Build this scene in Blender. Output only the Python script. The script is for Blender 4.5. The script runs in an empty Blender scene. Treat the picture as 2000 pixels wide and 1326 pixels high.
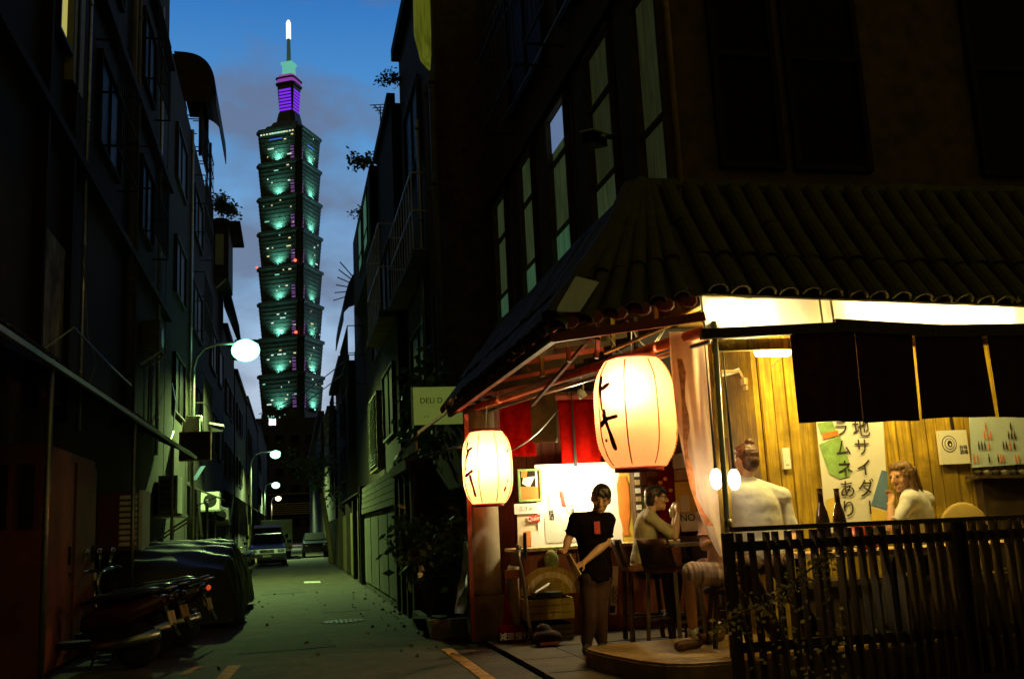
import bpy, math, random
from mathutils import Vector, Matrix
random.seed(11)
S = bpy.context.scene
C = S.collection
R = math.radians

# ------------------------------------------------------------ camera, sky, exposure
PITCH, YAW, ROLL, FOC, EYE = R(10.5), R(12.8), R(2.86), 1944.0, Vector((0, 0, 1.3))
fw = Vector((math.sin(YAW)*math.cos(PITCH), math.cos(YAW)*math.cos(PITCH), math.sin(PITCH)))
r0 = Vector((math.cos(YAW), -math.sin(YAW), 0)); u0 = r0.cross(fw)
rt = r0*math.cos(ROLL) - u0*math.sin(ROLL); up = u0*math.cos(ROLL) + r0*math.sin(ROLL)
cam = bpy.data.objects.new('camera', bpy.data.cameras.new('camera')); C.objects.link(cam)
cam.matrix_world = Matrix(((rt.x, up.x, -fw.x, EYE.x), (rt.y, up.y, -fw.y, EYE.y), (rt.z, up.z, -fw.z, EYE.z), (0, 0, 0, 1)))
cam.data.lens = 35.0; cam.data.sensor_width = 36.0; cam.data.clip_end = 6000; cam.data.clip_start = 0.05
S.camera = cam

def at(x, y, X=None, Y=None, Z=None):
    """survey point: where the sight line through a photo pixel meets a plane of the place"""
    d = fw + rt*((x-1000)/FOC) + up*((663-y)/FOC)
    t = X/d.x if X is not None else (Y/d.y if Y is not None else (Z-EYE.z)/d.z)
    return EYE + d*t

w = bpy.data.worlds.new("World"); S.world = w; w.use_nodes = True
nt = w.node_tree; N = nt.nodes; L = nt.links
bg = N['Background']; bg.inputs[1].default_value = 1.0
tc = N.new('ShaderNodeTexCoord'); sx = N.new('ShaderNodeSeparateXYZ'); L.new(tc.outputs['Generated'], sx.inputs[0])
rp = N.new('ShaderNodeValToRGB'); cr = rp.color_ramp
L.new(sx.outputs[2], rp.inputs[0])
SKY = [(0.0, (.58, .66, .80)), (.14, (.50, .62, .78)), (.24, (.27, .50, .80)), (.37, (.11, .36, .74)), (.52, (.022, .17, .55)), (.7, (.008, .05, .2)), (1.0, (.003, .018, .09))]
while len(cr.elements) < len(SKY): cr.elements.new(.5)
for e, (p_, c_) in zip(cr.elements, SKY): e.position = p_; e.color = (*c_, 1)
mp = N.new('ShaderNodeMapping'); mp.inputs['Scale'].default_value = (1, 1, 1.9); mp.inputs['Location'].default_value = (.9, .1, .2)
L.new(tc.outputs['Generated'], mp.inputs[0])
nz = N.new('ShaderNodeTexNoise'); nz.inputs['Scale'].default_value = 4.2; nz.inputs['Detail'].default_value = 5; nz.inputs['Roughness'].default_value = .52
L.new(mp.outputs[0], nz.inputs[0])
cl = N.new('ShaderNodeValToRGB'); cl.color_ramp.elements[0].position = .47; cl.color_ramp.elements[1].position = .60
L.new(nz.outputs[0], cl.inputs[0])
mx = N.new('ShaderNodeMix'); mx.data_type = 'RGBA'; mx.inputs[7].default_value = (.155, .185, .28, 1)
ml = N.new('ShaderNodeMath'); ml.operation = 'MULTIPLY'; ml.inputs[1].default_value = .8; L.new(cl.outputs[0], ml.inputs[0])
L.new(ml.outputs[0], mx.inputs[0]); L.new(rp.outputs[0], mx.inputs[6]); az = N.new('ShaderNodeMapRange'); az.interpolation_type = 'SMOOTHSTEP'; az.inputs[1].default_value = -.1; az.inputs[2].default_value = .84; az.inputs[3].default_value = 0; az.inputs[4].default_value = 1
L.new(sx.outputs[1], az.inputs[0])   # the sky fades away from the afterglow behind the tower
cg = N.new('ShaderNodeMix'); cg.data_type = 'RGBA'; cg.inputs[6].default_value = (.078, .064, .015, 1)   # warm fill added to the unseen sky behind the camera
L.new(az.outputs[0], cg.inputs[0]); L.new(mx.outputs[2], cg.inputs[7]); L.new(cg.outputs[2], bg.inputs[0])
SKY_STRENGTH = .9
bg.inputs[1].default_value = SKY_STRENGTH
S.view_settings.view_transform = 'Standard'; S.view_settings.look = 'None'; S.view_settings.exposure = 0; S.view_settings.gamma = 1
S.view_settings.use_curve_mapping = False
cy = S.cycles; cy.use_denoising = True
cy.max_bounces = 6; cy.diffuse_bounces = 3; cy.glossy_bounces = 3; cy.transmission_bounces = 4; cy.transparent_max_bounces = 6
cy.sample_clamp_indirect = 4.0; cy.caustics_reflective = False; cy.caustics_refractive = False
cy.use_adaptive_sampling = True; cy.adaptive_threshold = .015

# ------------------------------------------------------------ helpers
MATS = {}
def mat(name, col, rough=.7, var=.25, scale=6, bump=.0, metal=0, emit=None, es=0, trans=0, stretch=None, spec=.5, dirt=0, evar=0):
    if name in MATS: return MATS[name]
    m = bpy.data.materials.new(name); m.use_nodes = True; MATS[name] = m
    n = m.node_tree.nodes; l = m.node_tree.links; b = n['Principled BSDF']
    b.inputs['Roughness'].default_value = rough; b.inputs['Metallic'].default_value = metal
    b.inputs['Specular IOR Level'].default_value = spec
    tcn = n.new('ShaderNodeTexCoord'); ns = n.new('ShaderNodeTexNoise'); ns.inputs['Scale'].default_value = scale; ns.inputs['Detail'].default_value = 6
    src = tcn.outputs['Object']
    if stretch:
        mpn = n.new('ShaderNodeMapping'); mpn.inputs['Scale'].default_value = stretch; l.new(src, mpn.inputs[0]); src = mpn.outputs[0]
    l.new(src, ns.inputs[0])
    ra = n.new('ShaderNodeValToRGB'); ra.color_ramp.elements[0].position = .3; ra.color_ramp.elements[1].position = .7
    lo = [max(0, c*(1-var)) for c in col]; hi = [min(1, c*(1+var)) for c in col]
    ra.color_ramp.elements[0].color = (*lo, 1); ra.color_ramp.elements[1].color = (*hi, 1)
    l.new(ns.outputs[0], ra.inputs[0]); out = ra.outputs[0]
    if dirt:
        n2 = n.new('ShaderNodeTexNoise'); n2.inputs['Scale'].default_value = scale*.23; n2.inputs['Detail'].default_value = 8; n2.inputs['Roughness'].default_value = .65
        l.new(tcn.outputs['Object'], n2.inputs[0])
        r2 = n.new('ShaderNodeValToRGB'); r2.color_ramp.elements[0].position = .42; r2.color_ramp.elements[1].position = .62
        l.new(n2.outputs[0], r2.inputs[0])
        mm = n.new('ShaderNodeMix'); mm.data_type = 'RGBA'; mm.inputs[6].default_value = (*[c*(1-dirt) for c in col], 1)
        l.new(r2.outputs[0], mm.inputs[0]); l.new(out, mm.inputs[7]); out = mm.outputs[2]
    l.new(out, b.inputs['Base Color'])
    if bump:
        bp = n.new('ShaderNodeBump'); bp.inputs['Strength'].default_value = bump; bp.inputs['Distance'].default_value = .02
        l.new(ns.outputs[0], bp.inputs['Height']); l.new(bp.outputs[0], b.inputs['Normal'])
    if emit:
        b.inputs['Emission Color'].default_value = (*emit, 1); b.inputs['Emission Strength'].default_value = es
        if evar:
            re_ = n.new('ShaderNodeValToRGB'); re_.color_ramp.elements[0].position = .3; re_.color_ramp.elements[1].position = .7
            re_.color_ramp.elements[0].color = (*[c*(1-evar) for c in emit], 1); re_.color_ramp.elements[1].color = (*[c*(1+evar) for c in emit], 1)
            l.new(ns.outputs[0], re_.inputs[0]); l.new(re_.outputs[0], b.inputs['Emission Color'])
    if trans:
        tr = n.new('ShaderNodeBsdfTranslucent'); l.new(out, tr.inputs[0])
        ms = n.new('ShaderNodeMixShader'); ms.inputs[0].default_value = trans
        l.new(b.outputs[0], ms.inputs[1]); l.new(tr.outputs[0], ms.inputs[2]); l.new(ms.outputs[0], n['Material Output'].inputs[0])
    return m

def glow(name, col, s, evar=0, stretch=None, scale=4): return mat(name, (.03, .03, .03), emit=col, es=s, var=0, evar=evar, stretch=stretch, scale=scale, spec=.1)

def woff(o):
    v = Vector((0, 0, 0))
    while o is not None: v += o.location; o = o.parent
    return v

class MB:
    def __init__(s): s.v = []; s.f = []
    def add(s, vs, fs):
        k = len(s.v); s.v += [Vector(v) for v in vs]; s.f += [tuple(i+k for i in f) for f in fs]; return s
    def box(s, c, d, rz=0, M=None):
        x, y, z = d[0]/2, d[1]/2, d[2]/2
        vs = [Vector((a, b, e)) for a in (-x, x) for b in (-y, y) for e in (-z, z)]
        m = M or Matrix.Rotation(rz, 3, 'Z'); vs = [m @ v + Vector(c) for v in vs]
        return s.add(vs, [(0, 1, 3, 2), (4, 6, 7, 5), (0, 4, 5, 1), (2, 3, 7, 6), (0, 2, 6, 4), (1, 5, 7, 3)])
    def mm(s, a, b):
        return s.box([(a[i]+b[i])/2 for i in range(3)], [abs(b[i]-a[i]) for i in range(3)])
    def bar(s, a, b, w, h=None):
        a, b = Vector(a), Vector(b); d = b-a; q = d.to_track_quat('Y', 'Z').to_matrix()
        return s.box((a+b)/2, (w, d.length, h or w), M=q)
    def tube(s, pts, r, n=8):
        pts = [Vector(p) for p in pts]; rs = r if isinstance(r, (list, tuple)) else [r]*len(pts)
        rings = []; ref = None
        for i, p in enumerate(pts):
            d = (pts[min(i+1, len(pts)-1)] - pts[max(i-1, 0)]).normalized()
            if ref is None: ref = d.orthogonal().normalized()
            x = (ref - d*ref.dot(d)); x = x.normalized() if x.length > 1e-6 else d.orthogonal().normalized(); ref = x; y = d.cross(x)
            rings.append([p + (x*math.cos(t)+y*math.sin(t))*rs[i] for t in [2*math.pi*k/n for k in range(n)]])
        return s.loft(rings)
    def loft(s, rings, caps=True):
        n = len(rings[0]); k = len(s.v)
        for r_ in rings: s.v += [Vector(p) for p in r_]
        for i in range(len(rings)-1):
            for j in range(n):
                s.f.append((k+i*n+j, k+i*n+(j+1) % n, k+(i+1)*n+(j+1) % n, k+(i+1)*n+j))
        if caps: s.f.append(tuple(k+j for j in reversed(range(n)))); s.f.append(tuple(k+(len(rings)-1)*n+j for j in range(n)))
        return s
    def lathe(s, prof, c=(0, 0, 0), n=20, M=None):
        c = Vector(c); m = M or Matrix.Identity(3)
        return s.loft([[c + m @ Vector((r_*math.cos(2*math.pi*k/n), r_*math.sin(2*math.pi*k/n), z)) for k in range(n)] for r_, z in prof])
    def ball(s, c, r, n=12, m=8, M=None):
        r = r if isinstance(r, (list, tuple)) else (r, r, r); c = Vector(c); q = M or Matrix.Identity(3)
        prof = [(max(math.sin(math.pi*i/m), .02), -math.cos(math.pi*i/m)) for i in range(m+1)]
        return s.loft([[c + q @ Vector((a*math.cos(2*math.pi*k/n)*r[0], a*math.sin(2*math.pi*k/n)*r[1], z*r[2])) for k in range(n)] for a, z in prof])
    def rc(s, a, b, ra, rb, n=10):
        s.tube([a, b], [ra, rb], n); s.ball(a, ra, n, 6); s.ball(b, rb, n, 6); return s
    def slab(s, pts, t=.02):
        pts = [Vector(p) for p in pts]; nn = (pts[1]-pts[0]).cross(pts[2]-pts[0]).normalized()*t
        n = len(pts); k = len(s.v); s.v += [p for p in pts] + [p-nn for p in pts]
        s.f.append(tuple(range(k, k+n))); s.f.append(tuple(reversed(range(k+n, k+2*n))))
        for i in range(n): j = (i+1) % n; s.f.append((k+i, k+n+i, k+n+j, k+j))
        return s
    def prism(s, poly, z0, z1):
        return s.loft([[Vector((x, y, z0)) for x, y in poly], [Vector((x, y, z1)) for x, y in poly]])
    def leaf(s, c, d, wd, ln):
        d = Vector(d).normalized(); x = d.cross(Vector((random.uniform(-1, 1), random.uniform(-1, 1), .3))).normalized()*wd; c = Vector(c)
        return s.add([c, c+d*ln*.5+x, c+d*ln, c+d*ln*.5-x], [(0, 1, 2, 3)])
    def mesh(s, name, m, off=Vector((0, 0, 0)), smooth=False):
        me = bpy.data.meshes.new(name); me.from_pydata([v-off for v in s.v], [], s.f); me.materials.append(m); me.update()
        if smooth: me.polygons.foreach_set('use_smooth', [True]*len(me.polygons))
        return me
    def build(s, name, m, parent=None, smooth=False):
        if parent is None:
            xs = [v.x for v in s.v]; ys = [v.y for v in s.v]; zs = [v.z for v in s.v]
            off = Vector(((min(xs)+max(xs))/2, (min(ys)+max(ys))/2, min(zs)))
        else: off = woff(parent)
        o = bpy.data.objects.new(name, s.mesh(name, m, off, smooth)); C.objects.link(o)
        if parent is None: o.location = off
        else: o.parent = parent
        return o

def tag(o, label, cat, group=None):
    o['label'] = label; o['category'] = cat
    if group: o['group'] = group
    return o
def thing(name, label, cat, loc=(0, 0, 0), group=None):
    o = bpy.data.objects.new(name, None); C.objects.link(o); o.location = loc; o.empty_display_size = .1
    return tag(o, label, cat, group)
def struct(o): o['kind'] = 'structure'; return o
def stuff(o): o['kind'] = 'stuff'; return o
def inst(name, me, parent, M):
    o = bpy.data.objects.new(name, me); C.objects.link(o)
    if parent is not None: o.parent = parent; M = Matrix.Translation(-woff(parent)) @ M
    o.matrix_local = M
    return o
def dup(root, loc, rz=0, label=None, group=None):
    r_ = root.copy(); C.objects.link(r_); r_.location = loc; r_.rotation_euler = (0, 0, rz)
    if label: r_['label'] = label
    if group: r_['group'] = group
    for ch in list(root.children):
        c_ = ch.copy(); C.objects.link(c_); c_.parent = r_
        for g in list(ch.children): d_ = g.copy(); C.objects.link(d_); d_.parent = c_
    return r_
def frame(o, x, z):
    """matrix with local X along x, local Y along z (for flat lettering), origin o"""
    x = Vector(x).normalized(); y = Vector(z); y = (y - x*y.dot(x)).normalized(); n = x.cross(y); o = Vector(o)
    return Matrix(((x.x, y.x, n.x, o.x), (x.y, y.y, n.y, o.y), (x.z, y.z, n.z, o.z), (0, 0, 0, 1)))
def text(s, size, m, o, x, z, parent, name='lettering', ext=.0015, al='CENTER', vertical=False):
    cu = bpy.data.curves.new(name, 'FONT'); cu.body = '\n'.join(s) if vertical else s; cu.size = size; cu.extrude = ext
    cu.align_x = al; cu.align_y = 'TOP' if vertical else 'CENTER'; cu.materials.append(m); cu.resolution_u = 3
    if vertical: cu.space_line = .82
    return inst(name, cu, parent, frame(o, x, z))
def lamp(name, loc, power, col, r=.05, parent=None, spot=None, aim=None, blend=.5):
    d = bpy.data.lights.new(name, 'SPOT' if spot else 'POINT'); d.energy = power; d.color = col; d.shadow_soft_size = r
    o = bpy.data.objects.new(name, d); C.objects.link(o)
    if spot:
        d.spot_size = spot; d.spot_blend = blend
        o.rotation_euler = (Vector(aim)-Vector(loc)).to_track_quat('-Z', 'Y').to_euler()
    if parent is not None: o.parent = parent; o.location = Vector(loc)-woff(parent)
    else: o.location = loc
    return o
def letters_to_mesh():
    """turn the lettering into real meshes"""
    fonts = [o for o in S.objects if o.type == 'FONT']; dg = bpy.context.evaluated_depsgraph_get()
    made = [(o, bpy.data.meshes.new_from_object(o.evaluated_get(dg))) for o in fonts]
    for o, me in made:
        n = bpy.data.objects.new('lettering', me); C.objects.link(n); n.parent = o.parent; n.matrix_local = o.matrix_local.copy()
    for o in fonts: bpy.data.objects.remove(o)
def solid(mb, voxel, name, m, parent, smooth=3):
    """fuse overlapping shapes into one continuous skin"""
    t = bpy.data.objects.new('tmp', mb.mesh('tmp', m, woff(parent))); C.objects.link(t)
    k = t.modifiers.new('r', 'REMESH'); k.mode = 'VOXEL'; k.voxel_size = voxel
    k = t.modifiers.new('s', 'SMOOTH'); k.iterations = smooth; k.factor = .5
    dg = bpy.context.evaluated_depsgraph_get(); me = bpy.data.meshes.new_from_object(t.evaluated_get(dg))
    bpy.data.objects.remove(t); me.materials.clear(); me.materials.append(m); me.name = name
    me.polygons.foreach_set('use_smooth', [True]*len(me.polygons))
    o = bpy.data.objects.new(name, me); C.objects.link(o); o.parent = parent
    return o

# ------------------------------------------------------------ materials (real-world base colours)
asphalt = mat('asphalt', (.052, .042, .018), .85, .5, 14, .45, dirt=.6)
concrete = mat('concrete', (.17, .14, .06), .85, .25, 9, .25, dirt=.4)
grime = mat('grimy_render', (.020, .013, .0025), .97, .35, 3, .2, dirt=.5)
plaster = mat('pale_plaster', (.26, .22, .15), .9, .3, 5, .2, stretch=(1, 1, .25), dirt=.45)
brownwall = mat('brown_tiled_wall', (.11, .064, .014), .9, .4, 7, .25)
darkmetal = mat('dark_metal', (.03, .03, .03), .45, .2, 12, metal=.6)
steel = mat('steel', (.55, .56, .55), .3, .1, 20, metal=1)
galv = mat('galvanised', (.42, .43, .42), .42, .2, 14, metal=.9)
rust = mat('rusty_sheet', (.04, .022, .004), .85, .5, 8, .2, dirt=.4)
tilem = mat('roof_tile', (.085, .072, .012), .75, .35, 8, .15, dirt=.3)
redwood = mat('red_painted_wood', (.35, .045, .02), .55, .3, 9, .1, dirt=.3)
redcloth = mat('red_cloth', (.13, .002, .001), 1, .25, 14, .1, spec=0)
darkcloth = mat('dark_cloth', (.030, .008, .003), .95, .4, 9, .2)
wood = mat('weathered_wood', (.54, .36, .024), .75, .6, 5, .3, stretch=(7, 7, .45), dirt=.6)
woodpale = mat('pale_wood', (.5, .36, .18), .7, .35, 6, .2, stretch=(6, 6, .5))
blackwood = mat('black_stained_wood', (.042, .024, .009), .7, .4, 6, .2, stretch=(6, 6, .5))
white = mat('white_board', (.78, .77, .72), .6, .06, 3)
paperw = mat('poster_paper', (.72, .72, .66), .7, .08, 8)
blackink = mat('black_ink', (.015, .013, .015), .7, .1, 9)
redink = mat('red_ink', (.5, .04, .02), .7, .1, 9)
orange = mat('orange_print', (.62, .2, .03), .7, .15, 7)
greenp = mat('green_print', (.22, .4, .12), .7, .35, 10)
bluep = mat('blue_print', (.1, .2, .36), .7, .2, 6)
yellowp = mat('yellow_print', (.75, .55, .1), .7, .15, 6)
glassd = mat('dark_glass', (.008, .007, .005), .5, .1, 5, spec=.06)
rubber = mat('rubber', (.02, .02, .02), .8, .2, 30)
leafm = mat('leaf_green', (.06, .11, .03), .5, .4, 4, trans=.25)
bark = mat('bark', (.12, .09, .05), .9, .4, 12, .3)
skin = mat('skin', (.55, .31, .17), .55, .06, 9)
hairm = mat('dark_hair', (.02, .013, .01), .45, .4, 60, .3, stretch=(1, 1, .2))
GREEN = (.42, 1.0, .62); WARM = (1.0, .70, .26)
# ------------------------------------------------------------ ground, road and paving
b = MB(); b.mm((-1500, -60, -.3), (1500, 3000, -.012)); struct(b.build('ground', grime))
b = MB(); b.mm((-2.75, -6, -.2), (1.72, 190, 0)); struct(b.build('road', asphalt))
b = MB(); b.mm((-3.3, -6, -.2), (-2.75, 190, .006)); struct(b.build('gutter', concrete))
b = MB(); b.mm((1.72, -6, -.2), (2.08, 10.9, .004)); struct(b.build('pavement', asphalt))
road_yellow = mat('worn_yellow_paint', (.55, .25, .03), .8, .4, 30, dirt=.5)
road_white = mat('worn_white_paint', (.6, .6, .55), .8, .4, 30, dirt=.4)
b = MB(); b.slab([(1.60, 2, .008), (1.72, 2, .008), (1.70, 11.2, .008), (1.58, 11.2, .008)], .004); struct(b.build('road_marking', road_yellow))
for pts in ([(-1.12, 10.75, .004), (-1.02, 10.75, .004), (-.92, 11.35, .004), (-1.0, 11.35, .004)], [(-.72, 10.0, .004), (-.60, 10.0, .004), (-.52, 11.2, .004), (-.66, 11.2, .004)]):
    b = MB(); b.slab(pts, .003); struct(b.build('road_marking', road_yellow))
b = MB(); b.slab([(.33, 28.6, .004), (.77, 28.3, .004), (.77, 29.3, .004), (.34, 29.6, .004)], .003); struct(b.build('road_marking', road_white))
# road wear: patches, a manhole cover, a drain grating
patchm = mat('asphalt_patch', (.026, .022, .012), .85, .3, 30, .35, dirt=.4)
for x0, y0, x1, y1, a in ((-.6, 12.2, .5, 14.1, .08), (.5, 17.5, 1.3, 22.5, -.02), (-.7, 24, .3, 26.2, .1), (.0, 34, 1.2, 37, 0)):
    b = MB(); b.slab([(x0, y0, .0045), (x1, y0+a, .0045), (x1-a, y1, .0045), (x0+a*.6, y1-a, .0045)], .003); struct(b.build('road_patch', patchm))
random.seed(77); b = MB()
for _ in range(120):
    x = random.choice((random.uniform(-1.2, 1.9), random.uniform(1.2, 1.9), random.uniform(1.0, 2.0))); b.leaf((x, random.uniform(10.3, 24), .012), (random.uniform(-1, 1), random.uniform(-1, 1), .05), random.uniform(.012, .03), random.uniform(.04, .09))
o = stuff(b.build('leaf_litter', mat('dry_leaf', (.16, .10, .04), .9, .5, 5))); tag(o, 'dry leaves and scraps of litter scattered along the lane edge', 'litter')
mh = thing('manhole_cover', 'round iron manhole cover set in the lane', 'manhole cover', (.75, 15.6, 0)); b = MB(); b.lathe([(.33, 0), (.33, .007)], (.75, 15.6, 0), 28); b.build('rim', concrete, mh); b = MB(); b.lathe([(.29, .007), (.29, .010)], (.75, 15.6, 0), 28); lid = b.build('lid', darkmetal, mh)
b = MB()
for i in range(-3, 4):
    for j in range(-3, 4):
        if i*i+j*j < 11: b.mm((.75+i*.07-.022, 15.6+j*.07-.022, .0105), (.75+i*.07+.022, 15.6+j*.07+.022, .014))
b.build('studs', darkmetal, lid)
# paving slabs in front of the shop and the concrete platform
pave = struct(bpy.data.objects.new('pavement', None)); C.objects.link(pave); pave.location = (2.3, 8.5, 0)
y = 5.0
while y < 10.9:
    h = .9
    for x0, x1 in ((2.10, 2.62), (2.64, 3.2), (3.22, 4.2)):
        if x0 > 2.2 and y < 6.7: continue
        b = MB(); b.mm((x0, y, -.1), (x1, y+h-.015, .045+random.uniform(-.004, .004))); b.build('paving_slab', mat('slab_concrete', (.075, .058, .026), .85, .3, 9, .25, dirt=.45), pave)
    y += h
b = MB(); b.mm((2.1, 10.95, -.1), (8, 13.2, .04)); struct(b.build('floor', mat('shop_floor', (.045, .03, .016), .5, .3, 10)))
poly = [(2.50, 8.72), (2.52, 8.45), (2.58, 8.1), (2.66, 7.75), (2.78, 7.5), (2.95, 7.38), (3.2, 7.35), (8.5, 7.35), (8.5, 9.0), (3.9, 8.98), (2.7, 8.92), (2.56, 8.86)]
b = MB(); b.prism(poly, -.1, .18)
ins = [((x-4.5)*.993+4.5, (y-8.2)*.985+8.2) for x, y in poly]
b.prism(ins, .17, .2); struct(b.build('platform', mat('platform_concrete', (.34, .22, .085), .8, .25, 18, .25, dirt=.35)))

# ------------------------------------------------------------ facade helpers
winframe = mat('aluminium_frame', (.025, .02, .012), .7, .2, 8)
def window(parent, x, y0, y1, z0, z1, s, pane=None, bars=(), mull=(), depth=.08, fr=None, wd=.05):
    """window in a wall facing +-X (s = outward sign): frame > panes"""
    b = MB(); fr = fr or winframe; xo = x+s*.012
    for a, c in (((y0, z0), (y0+wd, z1)), ((y1-wd, z0), (y1, z1)), ((y0+wd, z0), (y1-wd, z0+wd)), ((y0+wd, z1-wd), (y1-wd, z1))):
        b.mm((xo-.01, a[0], a[1]), (xo+s*depth, c[0], c[1]))
    for q in bars: b.mm((xo-.008, y0+wd, q-.014), (xo+s*depth*.8, y1-wd, q+.014))
    for q in mull: b.mm((xo-.008, q-.014, z0+wd), (xo+s*depth*.7, q+.014, z1-wd))
    f = b.build('window', fr, parent)
    ys = [y0+wd] + [m_ for m_ in mull] + [y1-wd]
    for i in range(len(ys)-1):
        p = MB(); p.mm((xo+s*.002, ys[i]+.016, z0+wd), (xo+s*.02, ys[i+1]-.016, z1-wd)); p.build('pane', pane or glassd, f)
    return f
def pipe(parent, x, y, z0, z1, r=.05, m=None, name='drain_pipe'):
    b = MB(); b.tube([(x, y, z0), (x, y, z1)], r, 8)
    z = z0+.8
    while z < z1: b.lathe([(r*1.25, 0), (r*1.25, .05)], (x, y, z), 8); z += 1.9
    return b.build(name, m or grime, parent, True)
def cage(parent, x0, x1, y0, y1, z0, z1, m=None, dy=.22, name='window_cage'):
    """bolted-on balcony cage of thin bars"""
    b = MB(); s = 1 if x1 > x0 else -1
    for z in (z0, (z0+z1)/2, z1):
        b.bar((x1, y0, z), (x1, y1, z), .03)
        for y in (y0, y1): b.bar((x0, y, z), (x1, y, z), .03)
    y = y0
    while y <= y1+.001: b.bar((x1, y, z0), (x1, y, z1), .018); y += dy
    return b.build(name, m or winframe, parent)
def hood(parent, x, s, y0, y1, z, drop, out, m, name='awning', n=7, curve=0):
    """awning hung on a wall, flat or bowed"""
    ring0 = []
    for i in range(n+1):
        t = i/n
        if curve: ring0.append((x+s*out*math.sin(t*math.pi/2)**curve, z-drop*(1-math.cos(t*math.pi/2)**curve)))
        else: ring0.append((x+s*out*t, z-drop*t))
    b = MB()
    for i in range(n):
        (xa, za), (xb, zb) = ring0[i], ring0[i+1]
        b.slab([(xa, y0, za), (xb, y0, zb), (xb, y1, zb), (xa, y1, za)] if s < 0 else [(xa, y1, za), (xb, y1, zb), (xb, y0, zb), (xa, y0, za)], .03)
    return b.build(name, m, parent)
def potted(c, r, h, label, n=90, seed=1, group=None, lm=None, droop=0, pot=True):
    """bushy pot plant: pot, stem, foliage"""
    random.seed(seed); t = thing('potted_plant', label, 'plant', c, group); c = Vector(c)
    if pot:
        b = MB(); b.lathe([(r*.3, 0), (r*.42, .28*r), (r*.46, .3*r), (r*.4, .31*r)], c, 12); b.build('pot', rust, t)
    st = MB(); lf = MB()
    for k in range(9):
        a = random.uniform(0, 6.28); p1 = c+Vector((math.cos(a)*r*.8, math.sin(a)*r*.8, h*random.uniform(.5, 1)-droop*random.random()))
        mid = c+Vector((math.cos(a)*r*.3, math.sin(a)*r*.3, h*.45)); st.tube([c+Vector((0, 0, .1)), mid, p1], [.015, .011, .005], 5)
        for j in range(n//9):
            q = mid.lerp(p1, random.random())+Vector([random.gauss(0, r*.16) for _ in range(3)])
            lf.leaf(q, (random.uniform(-1, 1), random.uniform(-1, 1), random.uniform(-.8, .5)), random.uniform(.022, .05)*min(1.4, r*2), random.uniform(.09, .18)*min(1.4, r*2))
    st.build('stem', bark, t); lf.build('foliage', lm or leafm, t); random.seed(seed+50); return t

# ------------------------------------------------------------ left side of the alley
def building(name, label, x0, x1, y0, y1, z1, m, cat='building', z0=-.1):
    t = thing(name, label, cat, ((x0+x1)/2, (y0+y1)/2, 0)); b = MB(); b.mm((x0, y0, z0), (x1, y1, z1)); b.build('wall', m, t); return t
litwarm = glow('lit_window_yellow', (.75, .68, .16), .55)
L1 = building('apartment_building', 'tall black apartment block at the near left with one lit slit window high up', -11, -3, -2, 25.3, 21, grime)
window(L1, -3, 12.96, 13.75, 7.95, 11.5, 1, litwarm, depth=.1)
b = MB(); b.mm((-3.002, 13.75, 7.6), (-2.88, 14.4, 11.5)); b.build('window_reveal', mat('reveal_paint', (.34, .30, .12), .8, .2, 5), L1)
b = MB(); b.mm((-3.01, 12.5, 3.1), (-2.93, 13.85, 5.2)); b.build('stained_panel', mat('stained_plaster', (.40, .37, .20), .9, .6, 5, .3, stretch=(1, 2.2, .22), dirt=.8), L1)
for y in (12.42, 13.93): b = MB(); b.mm((-3.01, y, 2.9), (-2.86, y+.1, 12)); b.build('pilaster', grime, L1)
pipe(L1, -2.92, 15.0, 2.9, 12, .03, galv); pipe(L1, -2.92, 19.1, 3.4, 15, .07, concrete); pipe(L1, -2.92, 19.7, 3.3, 15, .06, concrete); pipe(L1, -2.92, 23.4, 3.2, 14, .04, galv)
for (y0, y1) in ((16, 18), (20.6, 22.4)):
    for z in (7.6, 10.9, 14.2): window(L1, -3, y0, y1, z, z+1.6, 1, glassd, mull=((y0+y1)/2,), fr=grime)
for z in (6.6, 9.9, 13.2): b = MB(); b.mm((-3.01, 2, z), (-2.82, 25.2, z+.12)); b.build('ledge', grime, L1)
# corrugated lean-to over its ground floor, and the ground-floor clutter
lt = thing('lean_to_roof', 'dark sagging corrugated lean-to roof along the near left wall', 'lean-to', (-2.5, 17, 0))
rows = MB(); y = 8.0; k = 0
while y < 24.5:
    z = 3.42+.012*(y-8)+.03*math.sin(y*.9); o_ = .05*(k % 2)
    rows.slab([(-3.0, y, z+o_*.4), (-2.15, y, z-.42+o_*.4), (-2.15, y+.13, z-.42+.02), (-3.0, y+.13, z+.02)], .012); y += .13; k += 1
rows.build('corrugated_sheet', rust, lt)
b = MB(); b.bar((-2.17, 8, 2.96), (-2.17, 24.5, 3.2), .05); b.build('gutter', galv, lt)
for y in (10, 15.2, 20, 24): b = MB(); b.tube([(-2.2, y, 0), (-2.2, y, 3.05)], .03); b.build('post', galv, lt, True)
tag((lambda b: (b.tube([(-2.9, 12.6, 3.6), (-2.6, 12.9, 3.95), (-2.3, 13.6, 3.6), (-2.2, 14.8, 3.5)], .012, 5), b.build('cable', galv))[1])(MB()), 'loose pale cable looped over the lean-to roof', 'cable')
tag((lambda b: (b.tube([(-2.9, 14.9, 5.6), (-2.86, 15.1, 4.3), (-2.75, 15.25, 3.9), (-2.85, 15.1, 3.45)], .012, 5), b.build('cable', galv))[1])(MB()), 'thin cable hanging beside the stained wall panel', 'cable')
tag((lambda b: (b.tube([(-2.9, 26, 5.2), (-2.7, 25, 4.6), (-2.6, 23.7, 3.75), (-2.55, 22.8, 3.5), (-2.5, 22.2, 3.4)], .02, 5), b.build('cable', galv))[1])(MB()), 'pale cable sloping from the pole down to the lean-to edge', 'cable')
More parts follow.
